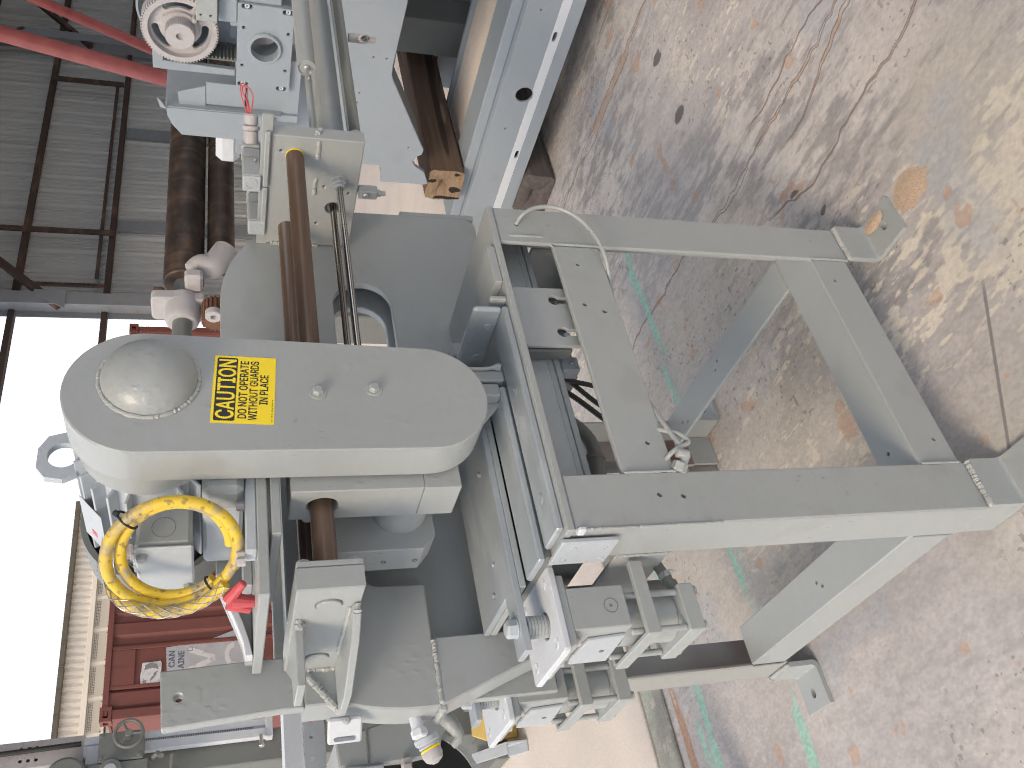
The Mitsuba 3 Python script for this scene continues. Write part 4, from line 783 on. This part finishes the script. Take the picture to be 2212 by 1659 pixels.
# limit switches on the plate
st = add(K + '__switch_rail', [box(.985, .993, .012, .405, 1.329, 1.352, .001), box(.9975, 1.004, .05, .40, 1.327, 1.350, .001), box(.9935, .997, .05, .38, 1.331, 1.348, .0005), box(.975, .984, .048, .195, 1.3335, 1.345, .002), box(.977, .984, .20, .30, 1.3335, 1.345, .002), box(.977, .9847, .30, .33, 1.3335, 1.348, .002), box(1.004, 1.025, .055, .07, 1.325, 1.345, .002), box(1.004, 1.025, .30, .315, 1.325, 1.345, .002)], 'mat_paint')
for n_, (y0, y1, z0, z1) in enumerate(((.168, .211, 1.3485, 1.387), (.297, .340, 1.334, 1.3725))):
    sw = add(K + '__limit_switch', [box(.980, 1.075, y0, y1, z0, z1, .003), box(1.077, 1.10, y0 - .002, y1 + .002, z0 - .001, z1 + .001, .004)], 'mat_paint', label=('limit switch with the red wire loop', 'limit switch hanging lower, nearer the curved plate')[n_])
    add(sw + '__cover', box(.9765, .9795, y0 + .001, y1 - .001, z0 + .001, z1 - .001, .001), 'mat_grey_blue')
    add(sw + '__cover_screw', [tube_ring((.9763, (y0 + y1) / 2, (z0 + z1) / 2), (.9755, (y0 + y1) / 2, (z0 + z1) / 2), .0125, .0117, 24), cyl((.9765, (y0 + y1) / 2, (z0 + z1) / 2), (.9752, (y0 + y1) / 2, (z0 + z1) / 2), .002, 10)], 'mat_grey_blue')
    add(sw + '__tie_wire', sweep(spline([(1.04, y0 - .003, z1), (1.035, y0 - .004, z1 - .010), (1.04, y0 - .003, z1 - .022), (1.02, y0 - .003, z1 - .028)], 16), .0007, 6), 'mat_dark_grey')
    add(sw + '__screw', cyl((1.03, y0, z1 - .026), (1.03, y0 - .005, z1 - .026), .004, 12), 'mat_zinc')
gl = add(K + '__cable_gland', [cyl((1.085, .166, 1.368), (1.10, .140, 1.3685), .0155, 24, .003), cyl((1.10, .140, 1.3685), (1.105, .132, 1.3687), .019, 24), cyl((1.105, .132, 1.3687), (1.118, .11, 1.369), .0155, 20, .004)], 'mat_cast')
RW = thing('red_wire_loop', 'small red wire bent in two loops standing out of a switch gland', 'wire')
gc = np.array([1.115, .113, 1.369])
add(RW + '__strand', sweep(spline([gc + (0, 0, .003), gc + (.014, -.021, .006), gc + (.028, -.042, .012), gc + (.036, -.056, .018), gc + (.032, -.056, .021), gc + (.02, -.036, .021), gc + (.008, -.014, .013), gc + (0, 0, .006)], 50), .0014, 8), 'mat_wire_nut')
add(RW + '__strand', sweep(spline([gc + (.002, 0, .001), gc + (.012, -.02, -.002), gc + (.024, -.034, -.003), gc + (.031, -.047, .005), gc + (.033, -.052, .016), gc + (.024, -.04, .018), gc + (.016, -.03, .012), gc + (.004, -.002, .006)], 50), .0014, 8), 'mat_wire_nut')

# cutting head: arm block, spindle, block behind
ab = plate(sbox(.0525, 1.124, .1385, 1.331).difference(circ(.098, 1.2805, .0245, 16)), 0, .115, .37, .002)
add(K + '__arm_block', ab, 'mat_paint', smooth=25); add(K + '__arm_block_end', box(.115, .37, .0525, .1385, 1.0625, 1.1234, .0015), 'mat_paint')
add(K + '__block_tab', [box(.13, .175, .139, .165, 1.262, 1.312, .002), box(.14, .19, .139, .160, 1.20, 1.258, .002), hexhead((.128, .15, 1.30), (-1, 0, 0), .009, .008)], 'mat_paint')
add(K + '__spindle_housing', cyl((.172, .1386, 1.133), (.172, .2199, 1.133), .0485, 44, .001), 'mat_paint'); add(K + '__spindle_end', cyl((.172, .2951, 1.133), (.172, .33, 1.133), .045, 40), 'mat_paint')
b2p = Polygon([(.0935, 1.28), (.0935, 1.098), (.12, 1.074), (.37, 1.074), (.37, 1.28)])
add(K + '__spindle_block', plate(b2p, 1, .22, .295, .002), 'mat_paint')
for y, z in ((.262, 1.163), (.262, 1.107)): add(K + '__block_screw', tube_ring((.0937, y, z), (.0925, y, z), .005, .0028, 14), 'mat_dark_grey')
# left bar bracket: web, flanges, clamp strip
wb = sbox(.0545, 1.2325, .370, 1.3308)
for y, z in ((.109, 1.2805), (.317, 1.281)): wb = wb.difference(circ(y, z, .0192, 12))
bk = add(K + '__bar_bracket', plate(wb, 0, -.0452, -.0085, .0022), 'mat_paint')
for y, z in ((.109, 1.2805), (.317, 1.281)): add(bk + '__bar_plug', cyl((-.0305, y, z), (-.0485, y, z), .0186, 36, .001), 'mat_paint')
add(bk + '__clamp_strip', box(-.0078, .0018, .0555, .37, 1.232, 1.3298, .0015), 'mat_paint')
for z, y in ((1.318, .075), (1.243, .075)): add(bk + '__bolt', hexhead((.0018, y, z), (1, 0, 0), .010, .009), 'mat_paint')
add(bk + '__flange', plate([(-.0452, .162), (-.143, .162), (-.1435, .250), (-.10, .262), (-.0452, .371)], 2, 1.3145, 1.327, .0016), 'mat_paint')
add(bk + '__flange', plate([(-.0452, .112), (-.062, .112), (-.0865, .149), (-.127, .285), (-.128, .371), (-.0452, .371)], 2, 1.2335, 1.246, .0016), 'mat_paint')
for p0, p1, r, s in (((-.047, .160, 1.321), (-.060, .160, 1.321), .0065, 41), ((-.046, .110, 1.2395), (-.060, .111, 1.2395), .0055, 42), ((-.047, .165, 1.3135), (-.047, .25, 1.3135), .004, 43), ((-.047, .12, 1.2475), (-.047, .30, 1.2475), .004, 44)): add(bk + '__weld_bead', weld(p0, p1, r, s), 'mat_weld')

# belt guard with dome, bolts and label; it leans a little
GY0, GY1 = -.030, .046
gp_ = unary_union([circ(.2485, 1.541, .110, 20), circ(.2366, 1.119, .1005, 20)]).convex_hull
gk = add(K + '__belt_guard', plate(gp_, 1, GY0, GY1, .0022), 'mat_paint', smooth=35, label='tall rounded sheet steel belt guard')
dc = np.array([.2675, GY0, 1.5335]); a_ = np.linspace(0, 1, 14)
add(gk + '__dome', lathe(dc + [0, .004, 0], dc - [0, .06, 0], [(0, .068)] + [(.004 + .047 * math.sin(t * math.pi / 2), .067 * math.cos(t * math.pi / 2) ** .9 + 1e-4) for t in a_], 56), 'mat_paint', smooth=40)
ra = np.linspace(0, 2 * np.pi, 150); rg = np.random.default_rng(4)
add(gk + '__weld_bead', sweep(np.c_[dc[0] + .0692 * np.cos(ra), np.full(150, GY0 - .001), dc[2] + .0692 * np.sin(ra)] + rg.standard_normal((150, 3)) * .0004, .0034 * (1 + .25 * np.sin(ra * 70) * .5 + .15 * rg.standard_normal(150)), 8, cap=False), 'mat_weld')
for x, z in ((.243, 1.291), (.2495, 1.2035)):
    add(gk + '__bolt', [cyl((x, GY0, z), (x, GY0 - .0022, z), .0135, 28, .0006), hexhead((x, GY0 - .0022, z), (0, -1, 0), .0088, .0075), cyl((x, GY0 - .0095, z), (x, GY0 - .0105, z), .0062, 20, .0005)], 'mat_paint')
sk = gk + '__caution_label'
SA, SB, SD = np.array([.1886, 1.449]), np.array([.3147, 1.4416]), np.array([.1860, 1.3585])
ux = (SB - SA) / np.linalg.norm(SB - SA); uz = np.array([-ux[1], ux[0]]); SW, SH = .1263, .0905
def on_label(m, u, v, dy):
    """m in its own xy plane, to the label's face: u to the right from its left edge, v up from its lower edge."""
    v0 = m.vertices; w = np.outer(u + v0[:, 0], ux) + np.outer(v + v0[:, 1], uz) + (SA - uz * SH)
    return trimesh.Trimesh(np.c_[w[:, 0], GY0 - dy - v0[:, 2], w[:, 1]], m.faces, process=False)
def flat(poly, d): return trimesh.creation.extrude_polygon(poly, d, engine='earcut')
add(sk, on_label(flat(sbox(0, 0, SW, SH), .0005), 0, 0, .0004), 'mat_sign_yellow', smooth=False, label='yellow CAUTION label')
add(sk + '__black_panel', on_label(flat(rrect(.004, SW - .004, SH - .034, SH - .004, .003), .0003), 0, 0, .0010), 'mat_sign_black', smooth=False)
def fit(txt, x0, x1, z0, h, mat, dy, key, bold=True):
    m = meshkit.text_mesh(txt, h, .0003, bold); w = m.bounds; s = (x1 - x0) / (w[1][0] - w[0][0]); v = m.vertices.copy()
    v[:, 0] = (v[:, 0] - w[0][0]) * s; m.vertices = v
    add(sk + '__' + key, on_label(m, x0, z0, dy), mat, smooth=False)
fit('CAUTION', .0075, SW - .0075, SH - .0315, .0243, 'mat_sign_yellow', .0014, 'lettering')
fit('DO NOT OPERATE', .009, SW - .009, .0405, .0118, 'mat_sign_black', .0010, 'lettering')
fit('WITHOUT GUARDS', .0065, SW - .0085, .0255, .0118, 'mat_sign_black', .0010, 'lettering')
fit('IN PLACE', .0355, SW - .0345, .0105, .0118, 'mat_sign_black', .0010, 'lettering')
add(sk + '__fine_print', [on_label(flat(sbox(.0035 + .0021 * i, .0028, .0050 + .0021 * i, .0039), .0002), 0, 0, .0010) for i in range(20) if i % 5 != 3], 'mat_sign_black', smooth=False)

# motor on its two base plates
MC = np.array([.2485, 0, 1.541])
pl1 = sbox(-.0455, .058, .40, .366)
add(K + '__motor_base_plate', box(-.0455, .40, .058, .366, 1.3668, 1.3822, .0016), 'mat_paint')
add(K + '__motor_base_plate', box(.0505, .40, .059, .30, 1.3472, 1.3617, .0016), 'mat_paint'); add(K + '__base_gap_plate', box(.06, .39, .065, .29, 1.3618, 1.3667, .0003), 'mat_dark_grey')
gcv = [(-.044, 1.3945), (-.02, 1.398), (.01, 1.408), (.04, 1.4195), (.069, 1.4305), (.10, 1.44)]
add(K + '__motor_gusset', plate([(-.044, 1.3825), *gcv, (.40, 1.44), (.40, 1.3825)], 1, .31, .33, .002), 'mat_paint')
add(K + '__gusset_lip', plate([*gcv, (.104, 1.431), (.072, 1.420), (.044, 1.409), (.014, 1.398), (-.018, 1.3885), (-.044, 1.3835)], 1, .285, .3098, .0012), 'mat_white_paint')
mr = add(K + '__motor_foot', box(.028, .40, .065, .10, 1.3825, 1.3985, .002), 'mat_grey_blue'); add(K + '__motor_foot', box(.06, .40, .25, .285, 1.3825, 1.3985, .002), 'mat_grey_blue')
for x, y in ((.112, .082), (.02, .082), (.045, .11)): add(mr + '__bolt', [hexhead((x, y, 1.399), (0, 0, 1), .0075, .012)], 'mat_cast')
fins = [cyl((.2485, .10, 1.541), (.2485, .40, 1.541), .088, 48)]
for a in np.radians(np.arange(0, 360, 15)):
    if 165 < math.degrees(a) < 205: continue
    fins.append(place(box(.084, .110, .115, .345, -.0022, .0022, .0008), [math.cos(a), 0, math.sin(a)], [0, 1, 0], [-math.sin(a), 0, math.cos(a)], MC))
mo = add(K + '__motor', fins, 'mat_grey_blue', label='finned electric motor behind the belt guard')
add(mo + '__end_bell', [lathe((.2485, .047, 1.541), (.2485, .115, 1.541), [(0, .088), (.018, .095), (.05, .101), (.068, .092)], 48), box(.12, .16, .05, .11, 1.40, 1.46, .01)], 'mat_paint')
add(mo + '__fan_cowl', [lathe((.2485, .345, 1.541), (.2485, .46, 1.541), [(0, .112), (0, .122), (.09, .120), (.115, .098), (.115, .02)], 48, cap=False)], 'mat_dark_grey'); add(mo + '__foot_block', box(.13, .37, .07, .30, 1.399, 1.46, .006), 'mat_grey_blue')
ey = plate(Polygon([(.215, 1.645), (.205, 1.665), (.210, 1.69), (.228, 1.703), (.262, 1.703), (.285, 1.69), (.292, 1.665), (.285, 1.645)]).difference(circ(.249, 1.667, .0225, 12)), 1, .14, .154, .0025)
add(mo + '__lifting_eye', ey, 'mat_grey_blue')
add(mo + '__name_plate', place(box(.1105, .1113, .18, .30, -.028, .028, .0003), [math.cos(2.25), 0, math.sin(2.25)], [0, 1, 0], [-math.sin(2.25), 0, math.cos(2.25)], MC), 'mat_zinc'); add(mo + '__tag_mark', place(box(.1114, .1118, .26, .275, -.006, .006, .0001), [math.cos(2.25), 0, math.sin(2.25)], [0, 1, 0], [-math.sin(2.25), 0, math.cos(2.25)], MC), 'mat_wire_nut')
tb = add(mo + '__terminal_box', box(.088, .158, .148, .290, 1.4745, 1.5555, .006), 'mat_paint')
add(tb + '__lid', box(.080, .0875, .146, .292, 1.4725, 1.5575, .005), 'mat_grey_blue')
for y, z in ((.165, 1.547), (.275, 1.4815)): add(tb + '__lid_bolt', [hexhead((.0805, y, z), (-1, 0, 0), .0085, .010), cyl((.0875, y, z), (.0795, y, z), .011, 16)], 'mat_paint')
add(tb + '__knockout', tube_ring((.118, .1483, 1.516), (.118, .1474, 1.516), .0175, .0168, 30), 'mat_dark_grey')
add(tb + '__connector', [cyl((.112, .20, 1.556), (.108, .20, 1.578), .014, 20, .002), cyl((.111, .20, 1.561), (.110, .20, 1.568), .017, 6)], 'mat_cast')

# clamp cylinders at the left end of the table
def clamp(dy, lab):
    z = 0
    c = add(K + '__clamp_cylinder', cyl((-.0765, .192 + dy, .797), (-.0765, .192 + dy, .696), .0425, 44, .001), 'mat_paint', label=lab)
    mp = rrect(-.1452, .0005, .119, .288, .007).difference(circ(-.080, .180, .0215, 14))
    mp = shapely.affinity.translate(mp, 0, dy)
    add(c + '__mount_plate', plate(mp, 2, .9129, .9249, .002), 'mat_white_paint')
    for x, y in ((-.0215, .147), (-.122, .147), (-.121, .262), (-.02, .262)): add(c + '__screw', screw_flat((x, y + dy, .9249), (0, 0, 1), .0092), 'mat_white_paint')
    add(c + '__head_block', [box(-.137, -.016, .1245 + dy, .275 + dy, .8985, .9125, .002), box(-.1125, -.04, .1247 + dy, .262 + dy, .797, .8983, .002)], 'mat_paint')
    add(c + '__bolt', [cyl((-.031, .15 + dy, .8985), (-.031, .15 + dy, .886), .0075, 16), cyl((-.122, .15 + dy, .8985), (-.122, .15 + dy, .884), .0075, 16), cyl((-.122, .24 + dy, .8985), (-.122, .24 + dy, .884), .0075, 16), hexhead((-.122, .185 + dy, .8985), (0, 0, -1), .007, .008)], 'mat_cast')
    add(c + '__side_plate', plate([(.158 + dy, .866), (.15 + dy, .803), (.262 + dy, .797), (.262 + dy, .868), (.235 + dy, .872)], 0, -.1195, -.113, .0016), 'mat_grey_blue'); add(c + '__side_screw', tube_ring((-.1197, .21 + dy, .825), (-.1206, .21 + dy, .825), .0045, .0025, 14), 'mat_dark_grey')
    add(c + '__port_ring', [tube_ring((-.0757, .1249 + dy, .8265), (-.0757, .1238 + dy, .8265), .0125, .0115, 30), cyl((-.0757, .1247 + dy, .8265), (-.0757, .1241 + dy, .8265), .0028, 12)], 'mat_dark_grey')
    add(c + '__end_cap', box(-.129, -.0455, .1258 + dy, .258 + dy, .666, .6955, .002), 'mat_paint')
    for x, y in ((-.0565, .137), (-.1185, .137), (-.1185, .246), (-.0565, .246)):
        add(c + '__tie_rod', [cyl((x, y + dy, .797), (x, y + dy, .696), .0055, 14), hexhead((x, y + dy, .666), (0, 0, -1), .0085, .008)], 'mat_paint')
    add(c + '__strap', [box(-.131, -.006 if dy == 0 else -.03, .109 + dy, .121 + dy, .757, .7815, .0016), box(-.1345, -.1265, .109 + dy, .268 + dy, .757, .7815, .0016), box(-.128, -.03, .264 + dy, .272 + dy, .757, .7815, .002)], 'mat_paint')
    sp_ = add(c + '__stud', cyl((-.080, .180 + dy, .90), (-.080, .180 + dy, .985), .0085, 18), 'mat_cast')
    add(sp_ + '__thread_ring', cat_([lathe((-.080, .180 + dy, .915 + .0057 * i), (-.080, .180 + dy, .9207 + .0057 * i), [(0, .0172), (.001, .0188), (.0046, .0188), (.0057, .0172)], 28, cap=False) for i in range(8)]), 'mat_paint')
    add(c + '__clamp_bolt', [cyl((-.080, .180 + dy, .9752), (-.080, .180 + dy, .9772), .0165, 24), hexhead((-.080, .180 + dy, .9772), (0, 0, 1), .0152, .0165), cyl((-.080, .180 + dy, .993), (-.080, .180 + dy, .9945), .011, 24, .0008)], 'mat_grey_blue')
    return c
clamp(0, 'nearer air clamp cylinder with square head'); clamp(.3445, 'farther air clamp cylinder behind the curved apron')
add(K + '__clamp_bar', box(-.125, .15, .5025, .5515, .9633, .975, .0016), 'mat_deck'); add(K + '__clamp_ledge', box(-.02, .20, .48, .62, .913, .925, .0015), 'mat_paint')
cl1 = add(K + '__hose', sweep(spline([(.12, .20, .735), (.06, .185, .715), (.01, .165, .700), (-.03, .155, .692), (-.05, .15, .684)], 30), .0095, 14), 'mat_dark_grey'); add(cl1 + '__hose_clamp', [tube_ring((-.012, .159, .6955), (-.022, .157, .6935), .0112, .0098, 20), box(-.022, -.012, .143, .150, .694, .702, .001), sweep([(-.016, .146, .700), (-.013, .142, .692), (-.016, .140, .683)], .0016, 6)], 'mat_paint')

# ---------------------------------------------------------------- the yellow cable coiled over the terminal box
W = thing('power_cable', 'coiled yellow power cable with red wire nuts hung over the motor terminal box', 'cable')
ed = np.array([-.4226, .9063, 0]); cc = np.array([.062, .120, 1.500])
def loop(r0, r1, t0, t1, off0, off1, ec=(0, 0), n=90, seed=0):
    t = np.linspace(t0, t1, n); u = (t - t0) / (t1 - t0); r = r0 + (r1 - r0) * u + .0035 * np.sin(2 * t + seed)
    nrm = np.array([-.9063, -.4226, 0])
    return cc + np.outer(r * np.cos(t) * 1.04 + ec[0], ed) + np.outer(r * np.sin(t) * 1.0 + ec[1], [0, 0, 1.0]) + np.outer(off0 + (off1 - off0) * u, nrm)
add(W + '__jacket', sweep(loop(.091, .092, -2.0, 5.0, .004, .010, n=140), .0085, 16), 'mat_cable')
add(W + '__jacket', sweep(loop(.079, .080, -.75, 4.6, -.006, -.002, (.002, -.004), n=120, seed=1), .0085, 16), 'mat_cable')
lead = spline([(.109, .20, 1.580), (.098, .212, 1.603), (.07, .222, 1.602), *loop(.088, .092, 1.45, -.75 + 0, .016, .012, n=9)[2:]], 60) if False else None
pth = spline(np.vstack([[(.109, .20, 1.578), (.100, .204, 1.592), (.082, .212, 1.596)], loop(.094, .094, .55, -.95, .022, .016, n=8)]), 80)
add(W + '__jacket', sweep(pth, .0085, 16), 'mat_cable')
# woven wire grip: two sets of helices round that end
G_ = []
d1 = np.gradient(pth, axis=0); d1 /= np.linalg.norm(d1, axis=1)[:, None]; a1 = np.cross(d1, [.9, .42, 0.01]); a1 /= np.linalg.norm(a1, axis=1)[:, None]; b1 = np.cross(d1, a1)
for sgn in (-1, 1):
    for k in range(5):
        t = np.linspace(0, 1, 80) * 15 * sgn + k * 2 * math.pi / 5; G_.append(sweep(pth + .0092 * (np.cos(t)[:, None] * a1 + np.sin(t)[:, None] * b1), .0007, 5))
add(W + '__wire_grip', cat_(G_), 'mat_zinc'); labels[W + '__wire_grip'] = {'kind': 'stuff', 'label': 'woven wire cable grip'}
for seed in range(6):
    g = np.random.default_rng(seed + 20); p = np.array([.106, .203, 1.588]); 
    add(W + '__loose_wire', sweep(spline([p, p + g.normal(0, .014, 3) + (-.004, -.012, .004), p + g.normal(0, .018, 3) + (-.004, -.026, .0), p + g.normal(0, .012, 3) + (-.002, -.030, -.012)], 20), .0004, 5), 'mat_zinc')
def tie(t, r):
    c = cc + r * math.cos(t) * 1.04 * ed + np.array([0, 0, r * math.sin(t)]); rad = math.cos(t) * ed + np.array([0, 0, math.sin(t)]); nn = np.array([-.9063, -.4226, 0]); a = np.linspace(0, 2 * np.pi, 40)
    q = c + np.outer(.0175 * np.cos(a), rad) + np.outer(.0125 * np.sin(a) , nn) + .003 * nn
    k = add(W + '__zip_tie', sweep(q, .0019, 8, cap=False), 'mat_black'); add(k + '__tie_head', hull([c + .019 * rad + nn * .005 + s1 * .004 * rad + s2 * .003 * nn + s3 * .003 * np.cross(rad, nn) for s1 in (-1, 1) for s2 in (-1, 1) for s3 in (-1, 1)]), 'mat_black')
tie(2.35, .085); tie(-1.0 + .28, .085)
e0 = cc + .088 * math.cos(-.72) * 1.04 * ed + np.array([0, 0, .088 * math.sin(-.72)])
for k, (p1, p2) in enumerate((((-.008, .008, -.012), (.006, -.022, -.030)), ((-.012, .006, -.018), (-.012, .006, -.046)), ((-.006, .012, -.018), (-.004, .014, -.048)), ((-.010, .016, -.012), (-.014, .024, -.040)))):
    p1, p2 = e0 + np.array(p1) + (-.012, .006, -.008), e0 + np.array(p2) + (-.014, .010, -.010); d = (p2 - p1)
    nk = add(W + '__wire_nut', [lathe(p1 - d * .0, p2, [(0, .0105), (np.linalg.norm(d) * .4, .0098), (np.linalg.norm(d) * .7, .008), (np.linalg.norm(d) * 1.1, .0068), (np.linalg.norm(d) * 1.15, .0048)], 10)], 'mat_wire_nut', smooth=20)
    add(W + '__wire', sweep(spline([e0 + (.002, -.006, .012), e0 + (-.002, 0, .0), p1], 12), .0020, 8), ('mat_wire_nut', 'mat_green', 'mat_black', 'mat_label_white')[k])
